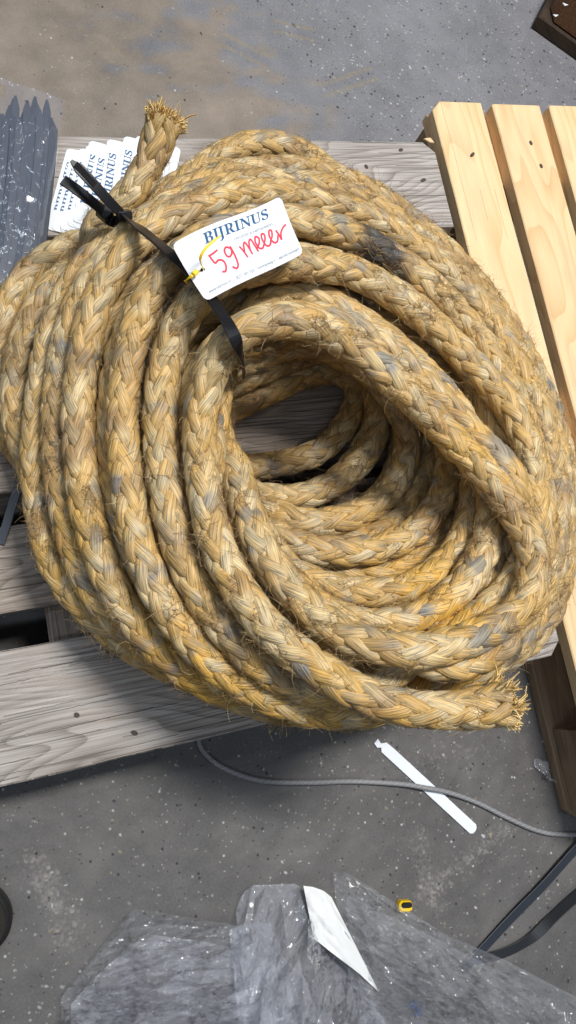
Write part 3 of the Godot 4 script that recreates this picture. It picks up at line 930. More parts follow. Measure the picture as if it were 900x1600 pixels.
func frayed_end(turn: Node3D, tip: Vector3, out: Vector3, n0: Vector3, number: int):
	# yarns sticking out of the cut end, golden inside
	var vs := PackedVector3Array()
	var ns := PackedVector3Array()
	var cs := PackedColorArray()
	var ix := PackedInt32Array()
	var ragged := number >= 5
	var b := out.cross(n0)
	var bunches := 17
	var lean := []
	var reach := []
	for k in bunches:
		var a := TAU * k * 0.618
		lean.append((n0 * cos(a) + b * sin(a)) * sqrt((k + 0.5) / bunches))
		reach.append(rng.randf_range(0.0, 0.004) + (rng.randf_range(0.0, 0.008) if ragged else 0.0))
	for h in (700 if ragged else 420):
		var k := rng.randi_range(0, bunches - 1)
		var side: Vector3 = lean[k]
		var jit := (n0 * rng.randfn() + b * rng.randfn()) * 0.0018
		var p := tip + side * (0.0165 if ragged else 0.0140) + jit - out * rng.randf_range(0.002, 0.012)
		var v: Vector3 = (out + side * (0.75 if ragged else 0.15) + Vector3(sin(k * 3.1), cos(k * 2.3), sin(k * 5.7)) * (0.35 if ragged else 0.15)).normalized()
		var ln: float = (float(reach[k]) + (0.009 if ragged else 0.0035)) * rng.randf_range(0.75, 1.05)
		if rng.randf() < 0.03:
			ln *= 1.6
		var pts := [p]
		var curl := Vector3(rng.randfn(), rng.randfn(), rng.randfn()) * (0.5 if ragged else 0.2)
		for i in 4:
			p += v * ln / 4.0
			pts.append(p)
			v = (v + curl * 0.4).normalized()
		var col := Color(0.74, 0.48, 0.14).lerp(Color(0.80, 0.64, 0.34), rng.randf()) if rng.randf() < 0.8 else Color(0.55, 0.34, 0.11)
		# mostly blunt yarns, a few thin fibres between them
		var thick := rng.randf_range(0.0009, 0.0019) if h % 3 > 0 else rng.randf_range(0.0002, 0.0005)
		hair(vs, ns, cs, ix, pts, thick, col)
	var o := part("frayed_end", build(vs, ns, PackedVector2Array(), ix, cs), M.fuzz, turn)
	o.set_meta("kind", "stuff")

# ------------------------------------------------------------------ cable ties on the coil
func lifted(list: Array, per: int) -> PackedVector3Array:
	var p := PackedVector3Array()
	for q in list:
		p.append(at(q[0], q[1], DECK + q[2]))
	return smooth_path(p, per)

func band(path: PackedVector3Array, width: float, thick: float, out: Vector3, tip := 0) -> ArrayMesh:
	var ups := PackedVector3Array()
	var ws := PackedFloat32Array()
	var n := path.size()
	for i in n:
		var t: Vector3 = (path[mini(i + 1, n - 1)] - path[maxi(i - 1, 0)]).normalized()
		ups.append((out - t * out.dot(t)).normalized())
		var w := width
		if tip > 0 and i > n - 1 - tip:
			w = width * lerpf(0.28, 1.0, float(n - 1 - i) / tip)
		ws.append(w)
	return strap(path, ups, ws, thick)

func locking_head(parent: Node, where: Vector3, along: Vector3, up: Vector3):
	var o := part("head", prism(PackedVector2Array([Vector2(-0.0065, -0.0075), Vector2(0.0065, -0.0075), Vector2(0.0075, 0), Vector2(0.0065, 0.0075), Vector2(-0.0065, 0.0075)]), -0.004, 0.0055, 0.0012, true, Vector2.ZERO), M.black_nylon, parent)
	var x := along.normalized()
	var y := (up - x * up.dot(x)).normalized()
	o.transform = Transform3D(Basis(x, y, x.cross(y)), where)

func make_ties():
	var t := thing("cable_tie", "long black cable tie binding the coil, its notched tail pointing up", "cable tie")
	var run := lifted([[194, 337, 0.176], [208, 348, 0.206], [232, 367, 0.228], [262, 392, 0.252], [285, 412, 0.261], [305, 435, 0.269], [322, 455, 0.280], [340, 480, 0.290], [355, 503, 0.299], [366, 525, 0.300], [374, 545, 0.290], [379, 560, 0.264], [381, 572, 0.228], [380, 582, 0.185]], 5)
	part("strap", band(run, 0.0142, 0.0022, Vector3(0.35, 1.0, 0.25)), M.black_nylon, t)
	locking_head(t, at(194, 337, DECK + 0.178), run[4] - run[0], Vector3.UP)
	var tail := lifted([[190, 334, 0.180], [172, 316, 0.192], [150, 292, 0.203], [130, 270, 0.210], [111, 251, 0.214]], 6)
	part("tail", band(tail, 0.0125, 0.0020, Vector3.UP, 4), M.black_nylon, t)
	var st := SurfaceTool.new()
	st.begin(Mesh.PRIMITIVE_TRIANGLES)
	for i in 15:
		var f := 0.52 + 0.026 * i
		var k := int(f * (tail.size() - 1))
		var a: Vector3 = tail[k].lerp(tail[mini(k + 1, tail.size() - 1)], f * (tail.size() - 1) - k)
		var dir := (tail[tail.size() - 1] - tail[0]).normalized()
		var s := dir.cross(Vector3.UP).normalized() * 0.0036
		var u := s.cross(dir).normalized()
		var p0 := a + u * 0.0009
		face(st, [p0 - s, p0 + s, p0 + s + dir * 0.0012 + u * 0.0011, p0 - s + dir * 0.0012 + u * 0.0011], [Vector2.ZERO, Vector2.RIGHT, Vector2.ONE, Vector2.DOWN])
		face(st, [p0 - s + dir * 0.0012 + u * 0.0011, p0 + s + dir * 0.0012 + u * 0.0011, p0 + s + dir * 0.0024, p0 - s + dir * 0.0024], [Vector2.ZERO, Vector2.RIGHT, Vector2.ONE, Vector2.DOWN])
	part("notches", st.commit(), M.black_nylon, t)
	var t2 := thing("cable_tie", "shorter black cable tie with square cut tail beside the label cards", "cable tie")
	locking_head(t2, at(164, 334, DECK + 0.166), at(164, 334, DECK) - at(130, 305, DECK), Vector3(0.2, 1, 0.3))
	part("tail", band(lifted([[162, 330, 0.170], [140, 312, 0.182], [118, 295, 0.188], [98, 281, 0.190]], 6), 0.0125, 0.0020, Vector3(0.25, 1.0, 0.2)), M.black_nylon, t2)
	part("strap", band(lifted([[164, 336, 0.164], [172, 344, 0.158], [182, 346, 0.160], [192, 341, 0.170]], 5), 0.0125, 0.0022, Vector3(0.3, 1, 0.6)), M.black_nylon, t2)

# ------------------------------------------------------------------ label cards
func card_point(c: Array, u: float, v: float, lift: float, bend: float) -> Vector3:
	var a: Vector3 = c[0].lerp(c[1], u)
	var b: Vector3 = c[3].lerp(c[2], u)
	var n: Vector3 = (c[1] - c[0]).cross(c[3] - c[0]).normalized()
	if n.y < 0:
		n = -n
	return a.lerp(b, v) + n * (lift + bend * (sin(u * PI * 1.6 + 0.4) * (1.0 - 0.5 * v) - 0.6 * sin(v * PI)))

func card_mesh(c: Array, bend: float, radius: float) -> ArrayMesh:
	var nx := 28
	var ny := 14
	var wu: float = c[0].distance_to(c[1])
	var wv: float = c[0].distance_to(c[3])
	var st := SurfaceTool.new()
	st.begin(Mesh.PRIMITIVE_TRIANGLES)
	var grid := []
	for j in ny + 1:
		for i in nx + 1:
			var p := Vector2(wu * i / nx, wv * j / ny)
			var q := Vector2(clampf(p.x, radius, wu - radius), clampf(p.y, radius, wv - radius))
			if p != q and (p - q).x != 0 and (p - q).y != 0:
				p = q + (p - q).limit_length(radius)
			grid.append(Vector2(p.x / wu, p.y / wv))
	for side in 2:
		var lift := 0.0003 if side == 0 else -0.0003
		for j in ny:
			for i in nx:
				var k := j * (nx + 1) + i
				var quad := [grid[k], grid[k + 1], grid[k + nx + 2], grid[k + nx + 1]]
				if side == 1:
					quad.reverse()
				var p := []
				for g in quad:
					p.append(card_point(c, g.x, g.y, lift, bend))
				st.set_smooth_group(side)
				for w in [0, 1, 2, 0, 2, 3]:
					st.set_uv(quad[w])
					st.add_vertex(p[w])
	var rim := []
	for i in nx:
		rim.append(grid[i])
	for j in ny:
		rim.append(grid[j * (nx + 1) + nx])
	for i in nx:
		rim.append(grid[ny * (nx + 1) + nx - i])
	for j in ny:
		rim.append(grid[(ny - j) * (nx + 1)])
	st.set_smooth_group(-1)
	for i in rim.size():
		var a: Vector2 = rim[i]
		var b: Vector2 = rim[(i + 1) % rim.size()]
		var p := [card_point(c, a.x, a.y, 0.0003, bend), card_point(c, a.x, a.y, -0.0003, bend), card_point(c, b.x, b.y, -0.0003, bend), card_point(c, b.x, b.y, 0.0003, bend)]
		for w in [0, 1, 2, 0, 2, 3]:
			st.set_uv(a)
			st.add_vertex(p[w])
	st.generate_normals()
	return st.commit()

func print_on(c: Array, bend: float, words: String, font: Font, u0: float, u1: float, v_base: float, v_top: float, slant: float) -> ArrayMesh:
	# lettering laid onto the card: flat glyphs that follow its bend
	var tm := TextMesh.new()
	tm.text = words
	tm.font = font
	tm.font_size = 32
	tm.pixel_size = 0.01
	tm.depth = 0.0
	tm.curve_step = 2.0
	var arr := tm.get_mesh_arrays()
	var vs: PackedVector3Array = arr[Mesh.ARRAY_VERTEX]
	if vs.size() == 0:
		return ArrayMesh.new()
	var lo := vs[0]
	var hi := vs[0]
	for p in vs:
		lo = lo.min(p)
		hi = hi.max(p)
	var out := PackedVector3Array()
	var ns := PackedVector3Array()
	var n: Vector3 = (c[1] - c[0]).cross(c[3] - c[0]).normalized()
	if n.y < 0:
		n = -n
	for p in vs:
		var fx := (p.x - lo.x) / (hi.x - lo.x)
		var fy := (p.y - lo.y) / (hi.y - lo.y)
		out.append(card_point(c, lerpf(u0, u1, fx) + slant * fy * (v_base - v_top), lerpf(v_base, v_top, fy), 0.0005, bend))
		ns.append(n)
	var ix := PackedInt32Array()
	if arr[Mesh.ARRAY_INDEX] != null:
		ix = arr[Mesh.ARRAY_INDEX]
	else:
		for i in out.size():
			ix.append(i)
	return build(out, ns, PackedVector2Array(), ix)

func pen(c: Array, bend: float, strokes: Array, width: float) -> ArrayMesh:
	# handwriting: each stroke a ribbon of ink on the card
	var st := SurfaceTool.new()
	st.begin(Mesh.PRIMITIVE_TRIANGLES)
	for s in strokes:
		var raw := PackedVector3Array()
		for p in s:
			raw.append(Vector3(p[0], p[1], 0))
		var path := smooth_path(raw, 6)
		for i in path.size() - 1:
			var a := path[i]
			var b := path[i + 1]
			var d := Vector2((b.x - a.x) * 0.125, (b.y - a.y) * 0.06)
			if d.length() < 1e-6:
				continue
			d = d.normalized() * width * 0.5
			var e := Vector2(-d.y / 0.125, d.x / 0.06)
			var x := Vector2(d.x / 0.125, d.y / 0.06) * 0.5
			var lift := 0.00055 + 0.000002 * i
			var q := [card_point(c, a.x - x.x + e.x, a.y - x.y + e.y, lift, bend), card_point(c, b.x + x.x + e.x, b.y + x.y + e.y, lift, bend), card_point(c, b.x + x.x - e.x, b.y + x.y - e.y, lift, bend), card_point(c, a.x - x.x - e.x, a.y - x.y - e.y, lift, bend)]
			face(st, q, [Vector2.ZERO, Vector2.ZERO, Vector2.ZERO, Vector2.ZERO])
	return st.commit()

func make_tags():
	var serif := SystemFont.new()
	serif.font_names = PackedStringArray(["Droid Serif"])
	serif.font_weight = 700
	var sans := SystemFont.new()
	sans.font_names = PackedStringArray(["Droid Sans"])
	# the written card on the coil
	var c := [at(268, 384, DECK + 0.272), at(439, 303, DECK + 0.262), at(475, 394, DECK + 0.292), at(322, 472, DECK + 0.293)]
	var t := thing("label_card", "white label card with red handwriting lying on top of the rope coil", "label card", Vector3.ZERO)
	var bend := 0.0035
	part("card", card_mesh(c, bend, 0.006), M.card, t)
	part("printed_name", print_on(c, bend, "BIJRINUS", serif, 0.225, 0.83, 0.285, 0.075, 0.10), M.blue_ink, t)
	part("printed_line", print_on(c, bend, "OFFSHORE & PARTIJHANDEL", sans, 0.47, 0.85, 0.365, 0.315, 0.0), M.grey_ink, t)
	var bits := [["www.bijrinus.nl", 0.06, 0.27], ["0517-391 103", 0.325, 0.505], ["Koningsweg 9", 0.545, 0.725], ["8861KN Harlingen", 0.765, 0.975]]
	for b in bits:
		part("printed_line", print_on(c, bend, b[0], sans, b[1], b[2], 0.93, 0.875, 0.0), M.grey_ink, t)
	var strokes := [
		[[0.295, 0.385], [0.25, 0.405], [0.212, 0.41]], [[0.215, 0.41], [0.222, 0.49], [0.232, 0.55], [0.268, 0.53], [0.30, 0.575], [0.30, 0.66], [0.275, 0.73], [0.25, 0.72]],
		[[0.405, 0.44], [0.375, 0.40], [0.348, 0.44], [0.348, 0.53], [0.375, 0.55], [0.402, 0.50], [0.41, 0.42], [0.412, 0.58], [0.40, 0.72], [0.372, 0.765], [0.348, 0.72]],
		[[0.485, 0.47], [0.50, 0.56], [0.51, 0.67]], [[0.505, 0.58], [0.525, 0.47], [0.545, 0.44], [0.556, 0.53], [0.562, 0.65]], [[0.56, 0.58], [0.58, 0.46], [0.605, 0.43], [0.615, 0.53], [0.622, 0.65]],
		[[0.622, 0.60], [0.66, 0.54], [0.678, 0.46], [0.655, 0.42], [0.635, 0.49], [0.642, 0.60], [0.672, 0.63], [0.705, 0.57]],
		[[0.70, 0.58], [0.728, 0.51], [0.738, 0.44], [0.715, 0.42], [0.702, 0.51], [0.715, 0.62], [0.748, 0.63], [0.775, 0.56]],
		[[0.772, 0.57], [0.80, 0.51], [0.812, 0.43], [0.79, 0.42], [0.775, 0.51], [0.788, 0.62], [0.822, 0.63], [0.85, 0.55]],
		[[0.85, 0.46], [0.862, 0.55], [0.866, 0.63], [0.882, 0.54], [0.92, 0.47], [0.952, 0.45]]]
	part("handwriting", pen(c, bend, strokes, 0.0019), M.red_ink, t)
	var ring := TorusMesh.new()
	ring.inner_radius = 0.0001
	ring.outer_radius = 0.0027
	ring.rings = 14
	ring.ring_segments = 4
	var hole := part("dark_hole_disc", ring, M.black_nylon, t, card_point(c, 0.115, 0.56, 0.0003, bend))  # black disc stands in for the dark hole; the card is not pierced
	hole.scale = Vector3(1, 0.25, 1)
	# yellow tie through the card hole
	var y := thing("yellow_tie", "thin yellow cable tie through the hole of the written card", "cable tie")
	var p0 := card_point(c, 0.115, 0.56, 0.002, bend)
	var path := smooth_path(PackedVector3Array([p0, at(313, 404, DECK + 0.305), at(323, 386, DECK + 0.312), at(346, 367, DECK + 0.314)]), 6)
	part("tail", band(path, 0.0026, 0.0012, Vector3.UP, 3), M.yellow_nylon, y)
	var h := part("head", prism(PackedVector2Array([Vector2(-0.003, -0.0022), Vector2(0.003, -0.0022), Vector2(0.003, 0.0022), Vector2(-0.003, 0.0022)]), -0.0015, 0.003, 0.0007, true, Vector2.ZERO), M.yellow_nylon, y, at(305, 427, DECK + 0.291))
	h.rotation.y = 0.7
	part("strap", band(smooth_path(PackedVector3Array([at(306, 426, DECK + 0.291), at(298, 432, DECK + 0.290), at(290, 439, DECK + 0.278), at(292, 442, DECK + 0.268)]), 5), 0.0030, 0.0012, Vector3.UP), M.yellow_nylon, y)
	# spare cards fanned out on the grey pallet
	var fan := [[70, 357, 15.5, 8], [80, 359, 15.0, 8], [92, 357, 14.5, 7], [104, 352, 14.0, 6], [113, 346, 12.0, 5], [128, 352, 11.0, 5], [150, 345, 8.0, 4], [172, 338, 10.0, 3], [186, 335, 12.5, 3]]
	for i in fan.size():
		var f: Array = fan[i]
		var y0 := DECK + 0.002 + 0.0013 * i
		var o := at(f[0], f[1], y0)
		var up := at(f[0] + 100.0 * sin(deg_to_rad(f[2])), f[1] - 100.0 * cos(deg_to_rad(f[2])), y0) - o
		up = up.normalized()
		var across := Vector3(-up.z, 0, up.x)
		var k := [o, o + up * 0.125, o + up * 0.125 + across * 0.061 + Vector3(0, 0.0012, 0), o + across * 0.061 + Vector3(0, 0.0012, 0)]
		var label: String = "printed white label card, %s of the fanned stack on the grey pallet" % ["the lowest", "second from the bottom", "third from the bottom", "fourth from the bottom", "middle one", "fourth from the top", "third from the top", "second from the top", "the topmost"][i]
		var g := thing("label_card", label, "label card", Vector3.ZERO, "spare label cards fanned on the grey pallet")
		part("card", card_mesh(k, 0.0, 0.006), M.card, g)
		part("printed_name", print_on(k, 0.0, "BIJRINUS", serif, 0.225, 0.83, 0.285, 0.075, 0.04), M.blue_ink, g)
		part("printed_line", print_on(k, 0.0, "OFFSHORE & PARTIJHANDEL", sans, 0.47, 0.85, 0.36, 0.315, 0.0), M.grey_ink, g)

# ------------------------------------------------------------------ bag of cable ties
func film(tint: Color, rough: float, crinkled := 1.0) -> StandardMaterial3D:
	var m := StandardMaterial3D.new()
	m.transparency = BaseMaterial3D.TRANSPARENCY_ALPHA
	m.albedo_color = tint
	m.roughness = rough
	m.metallic_specular = 0.9
	m.cull_mode = BaseMaterial3D.CULL_DISABLED
	m.normal_enabled = true
	m.normal_texture = M.crinkle
	m.normal_scale = crinkled
	return m

func make_crinkle():
	# fine creases pressed into thin film
	var n1 := noise(901, 0.012, 3)
	n1.fractal_type = FastNoiseLite.FRACTAL_RIDGED
	var n2 := noise(902, 0.035, 1, FastNoiseLite.TYPE_CELLULAR)
	n2.cellular_return_type = FastNoiseLite.RETURN_DISTANCE2_SUB
	var im := Image.create(512, 512, false, Image.FORMAT_RGBA8)
	for y in 512:
		for x in 512:
			var v := clampf(0.45 + 0.3 * n1.get_noise_2d(x, y) + 0.35 * n2.get_noise_2d(x, y), 0, 1)
			im.set_pixel(x, y, Color(v, v, v))
	im.bump_map_to_normal_map(9.0)
	im.generate_mipmaps()
	M.crinkle = ImageTexture.create_from_image(im)

func make_tie_bag():
	make_crinkle()
	# black ties lying side by side, their pointed tips at the back
	for layer in 3:
		for i in 15:
			var f := i + 0.5 * (layer % 2)
			var x_top := 82.0 - f * 10.5 + rng.randf_range(-2.5, 2.5)
			var y_top := 168.0 + rng.randf_range(-18, 22) + (24.0 if i == 0 else 0.0)
			var h := 0.004 + layer * 0.007 + rng.randf_range(0, 0.002) + (0.006 if i > 1 and i < 12 else 0.0)
			var pts := PackedVector3Array()
			var rows := [[480.0, -40.0], [400.0, -20.0], [320.0, -9.0], [240.0, -1.0]]
			if i == 0 and layer == 0:
				rows = [[850.0, -79.0], [790.0, -62.0], [715.0, -42.0], [560.0, -26.0], [400.0, -18.0], [240.0, -1.0]]
			for r in rows:
				pts.append(at(x_top + r[1] + rng.randf_range(-1.0, 1.0), r[0], DECK + (h if r[0] < 500.0 else 0.003)))
			pts.append(at(x_top + 2.0, y_top, DECK + h + rng.randf_range(0, 0.004)))
			var tilt := Vector3(rng.randf_range(-0.35, 0.35), 1.0, 0.0)
			single("bagged_cable_tie", band(smooth_path(pts, 5), 0.0105, 0.0018, tilt, 1), M.old_nylon, "black cable tie lying flat with others in the clear bag", "cable tie", "black cable ties in the clear bag")
	# the clear bag around them
	var top := [[-70, 96], [-10, 110], [30, 122], [66, 138], [103, 156]]
	var side := [[103, 156], [97, 195], [92, 240], [80, 310], [70, 380], [56, 470]]
	var crease := noise(801, 0.016, 2)
	crease.fractal_type = FastNoiseLite.FRACTAL_RIDGED
	var nx := 46
	var ny := 80
	var st := SurfaceTool.new()
	st.begin(Mesh.PRIMITIVE_TRIANGLES)
	var grid := []
	for j in ny + 1:
		var v := float(j) / ny * (side.size() - 1)
		var a: Array = side[mini(int(v), side.size() - 2)]
		var b: Array = side[mini(int(v), side.size() - 2) + 1]
		var s := v - mini(int(v), side.size() - 2)
		var ex := lerpf(a[0], b[0], s)
		var ey := lerpf(a[1], b[1], s)
		for i in nx + 1:
			var u := float(i) / nx
			var px := lerpf(-75.0, ex, u)
			var slope := -60.0 * (1.0 - u) * (1.0 - float(j) / ny)
			var py := ey + slope
			var over := clampf((ey - 165.0) / 40.0, 0.0, 1.0)
			var round_ := sqrt(clampf((1.0 - u) * 9.0, 0.0, 1.0))
			var h := lerpf(0.018, 0.031, over) * lerpf(0.25, 1.0, round_)
			h += crease.get_noise_2d(px * 1.1, py * 0.7) * 0.0035 * round_ + 0.0035
			grid.append(at(px, py, DECK + h))
	for j in ny:
		for i in nx:
			var k := j * (nx + 1) + i
			if i < 22 and j > 2 and j < 14 and i + j < 30 and crease.get_noise_2d(i * 3.0, j * 3.0) > -2.0 and i > 8:
				continue # torn open here: the bare tips show
			for w in [k, k + 1, k + nx + 2, k, k + nx + 2, k + nx + 1]:
				st.set_uv(Vector2(grid[w].x, grid[w].z) * 5.0)
				st.add_vertex(grid[w])
	st.generate_normals()
	single("clear_bag", st.commit(), film(Color(0.70, 0.75, 0.86, 0.09), 0.12, 0.04), "torn clear plastic bag holding a bundle of black cable ties", "bag")

# ------------------------------------------------------------------ things on the floor
func floor_path(list: Array, per: int) -> PackedVector3Array:
	var p := PackedVector3Array()
	for q in list:
		p.append(at(q[0], q[1], q[2]))
	return smooth_path(p, per)

func make_floor_things():
	# grey braided cord
	var cord := floor_path([[318, 1120, 0.0038], [310, 1156, 0.0038], [324, 1181, 0.0038], [356, 1203, 0.0038], [410, 1220, 0.0038], [480, 1223, 0.0038], [550, 1221, 0.0038], [625, 1225, 0.007], [664, 1231, 0.0085], [700, 1238, 0.007], [745, 1254, 0.0038], [795, 1279, 0.0038], [840, 1298, 0.0038], [880, 1304, 0.0038], [960, 1303, 0.0038]], 12)
	var img := Image.create(32, 32, false, Image.FORMAT_RGB8)
	var bump := Image.create(32, 32, false, Image.FORMAT_RGBA8)
	for y in 32:
		for x in 32:
			var a := fmod(x * 2.0 + y, 16.0) / 16.0
			var b := fmod(x * 2.0 - y + 64.0, 16.0) / 16.0
			var g := maxf(sin(a * PI) * (1.0 if int((x * 2 + y) / 16) % 2 == 0 else 0.7), sin(b * PI) * 0.8)
			var v := 0.40 + 0.20 * g
			img.set_pixel(x, y, Color(v, v, v * 1.02))
			bump.set_pixel(x, y, Color(g, g, g))
	img.generate_mipmaps()
	bump.bump_map_to_normal_map(2.0)
	var cm := StandardMaterial3D.new()
	cm.albedo_texture = ImageTexture.create_from_image(img)
	cm.normal_enabled = true
	cm.normal_texture = ImageTexture.create_from_image(bump)
	cm.roughness = 0.5
	single("braided_cord", tube(cord, 0.0036, 10, 110.0), cm, "thin grey braided cord lying in a curve on the floor", "cord")
	# white plastic strip with a hooked end
	var a := at(601, 1168, 0.002)
	var b := at(742, 1298, 0.002)
	var d := (b - a).normalized()
	var s := Vector3(-d.z, 0, d.x)
	var hw := 0.0082
	var shape := PackedVector2Array()
	for q in [[-0.012, 0.75], [-0.006, 1.0], [0.002, 0.55], [0.006, 1.0]]:
		pass
	var ln := a.distance_to(b)
	for q in [[0.0, 1.0], [0.02, 1.0], [ln * 0.5, 1.0], [ln - 0.004, 1.0], [ln, 0.6], [ln + 0.001, 0.0], [ln, -0.6], [ln - 0.004, -1.0], [ln * 0.5, -1.0], [0.012, -1.0], [-0.002, -0.9], [-0.008, -0.1], [-0.016, -0.35], [-0.0165, 0.75], [-0.009, 0.95], [-0.004, 0.45]]:
		var p: Vector3 = a + d * float(q[0]) + s * (hw * float(q[1]))
		shape.append(Vector2(p.x, p.z))
	single("plastic_strip", prism(shape, 0.0008, 0.0026, 0.0004, true, Vector2.ZERO), plain(Color(0.74, 0.78, 0.84), 0.4), "white plastic strip with a hooked end lying under the grey cord", "strip")
	# yellow and black tape measure, half hidden
	var t := thing("tape_measure", "tiny yellow and black case on the floor beside the plastic film", "tape measure", at(629, 1413, 0))
	t.rotation.y = -0.25
	t.scale = Vector3(0.8, 0.8, 0.8)
	var body := PackedVector2Array()
	for q in [[-0.013, -0.004], [-0.009, -0.009], [0.008, -0.009], [0.0125, -0.004], [0.012, 0.006], [0.006, 0.009], [-0.010, 0.009], [-0.0135, 0.003]]:
		body.append(Vector2(q[0], q[1]))
	part("case", prism(body, 0.0, 0.016, 0.0022, true, Vector2.ZERO), M.yellow_nylon, t)
	var grip := PackedVector2Array()
	for q in body:
		grip.append(Vector2(q.x * 0.78 + 0.0006, q.y * 0.52 - 0.0028))
	part("grip", prism(grip, 0.0155, 0.0185, 0.0009, true, Vector2.ZERO), M.black_nylon, t)
	# dark straps
	var s1 := floor_path([[960, 1262, 0.012], [900, 1327, 0.012], [850, 1383, 0.010], [800, 1434, 0.008], [750, 1488, 0.004], [725, 1516, 0.003]], 8)
	single("packing_strap", band(s1, 0.0145, 0.0014, Vector3(0.35, 1.0, 0.1)), plain(Color(0.03, 0.036, 0.048), 0.33), "straight dark blue packing strap running under the film", "strap")
	var s2 := floor_path([[960, 1350, 0.012], [900, 1402, 0.016], [862, 1436, 0.012], [830, 1466, 0.006], [790, 1488, 0.003], [745, 1500, 0.003]], 8)
	var n := s2.size()
	var ups := PackedVector3Array()
	var ws := PackedFloat32Array()
	for i in n:
		var f := float(i) / (n - 1)
		ups.append(Vector3.UP.rotated((s2[n - 1] - s2[0]).normalized(), lerpf(1.0, -0.2, smoothstep(0.35, 0.7, f))))
		ws.append(0.0145)
	single("packing_strap", strap(s2, ups, ws, 0.0014), plain(Color(0.02, 0.022, 0.026), 0.4), "twisted black packing strap beside the straight one", "strap")
	# toe of the photographer's shoe
	make_shoe()
	# splinter on the grey pallet's back edge
	var sp := PackedVector2Array([Vector2(-0.008, -0.003), Vector2(0.004, -0.005), Vector2(0.009, 0.004), Vector2(0.001, 0.003)])
	var chip := single("wood_splinter", prism(sp, 0.0, 0.003, 0.0005, true, Vector2.ZERO), M.pine_2, "small orange brown splinter at the grey board's back edge", "splinter")
	var cp := at(669, 221, DECK + 0.002)
	chip.position = cp
	# twisted scrap of film by the pine pallet
	crumple("film_scrap", "small twisted scrap of clear film beside the pine pallet", [[836, 1190], [850, 1197], [866, 1204]], [[838, 1197], [856, 1215], [872, 1228]], 14, 8, 0.010, 0.005, 77, film(Color(0.8, 0.82, 0.86, 0.22), 0.12), 1.0)

func make_shoe():
	var t := thing("shoe", "rounded toe of a black shoe standing on the floor", "shoe")
	var tip := at(19, 1440, 0.0)
	var dir := (at(19, 1440, 0) - at(-120, 1425, 0)).normalized()
	var side := Vector3(-dir.z, 0, dir.x)
	var outline := []
	for i in 41:
		var a := -PI * 0.5 + PI * i / 40.0
		outline.append(Vector2(0.062 * cos(a) - 0.062, 0.047 * sin(a)))
	var loft := func(levels: Array) -> ArrayMesh:
		var vs := PackedVector3Array()
		var ns := PackedVector3Array()
		var us := PackedVector2Array()
		var ix := PackedInt32Array()
		for l in levels:
			for k in outline.size() + 2:
				var q: Vector2
				if k == 0:
					q = Vector2(-0.24, -0.040)
				elif k == outline.size() + 1:
					q = Vector2(-0.24, 0.040)
				else:
					q = outline[k - 1]
				var x: float = -0.10 + (q.x + 0.10) * float(l[1])
				vs.append(tip + dir * x + side * q.y * float(l[1]) + Vector3(0, float(l[0]), 0))
				var o := (dir * (q.x + 0.062) + side * q.y + Vector3(0, float(l[2]) * 0.05, 0)).normalized()
				ns.append(o)
				us.append(Vector2(k * 0.1, l[0] * 10.0))
		var w := outline.size() + 2
		for j in levels.size() - 1:
			for k in w:
				var a := j * w + k
				var b := j * w + (k + 1) % w
				ix.append_array([a, b, a + w, b, b + w, a + w])
		return build(vs, ns, us, ix)
	part("sole", loft.call([[0.0, 0.97, -0.5], [0.004, 1.0, 0.0], [0.022, 1.0, 0.0], [0.026, 0.985, 1.0], [0.0262, 0.90, 3.0]]), plain(Color(0.012, 0.012, 0.013), 0.55), t)
	part("upper", loft.call([[0.024, 0.93, 0.0], [0.036, 0.93, 0.3], [0.048, 0.88, 0.8], [0.058, 0.78, 1.5], [0.066, 0.60, 3.0], [0.071, 0.35, 6.0], [0.073, 0.02, 9.0]]), plain(Color(0.03, 0.028, 0.022), 0.45), t)

# ------------------------------------------------------------------ plastic film
func along(line: Array, u: float) -> Vector2:
	var f := u * (line.size() - 1)
	var i := mini(int(f), line.size() - 2)
	return Vector2(line[i][0], line[i][1]).lerp(Vector2(line[i + 1][0], line[i + 1][1]), f - i)

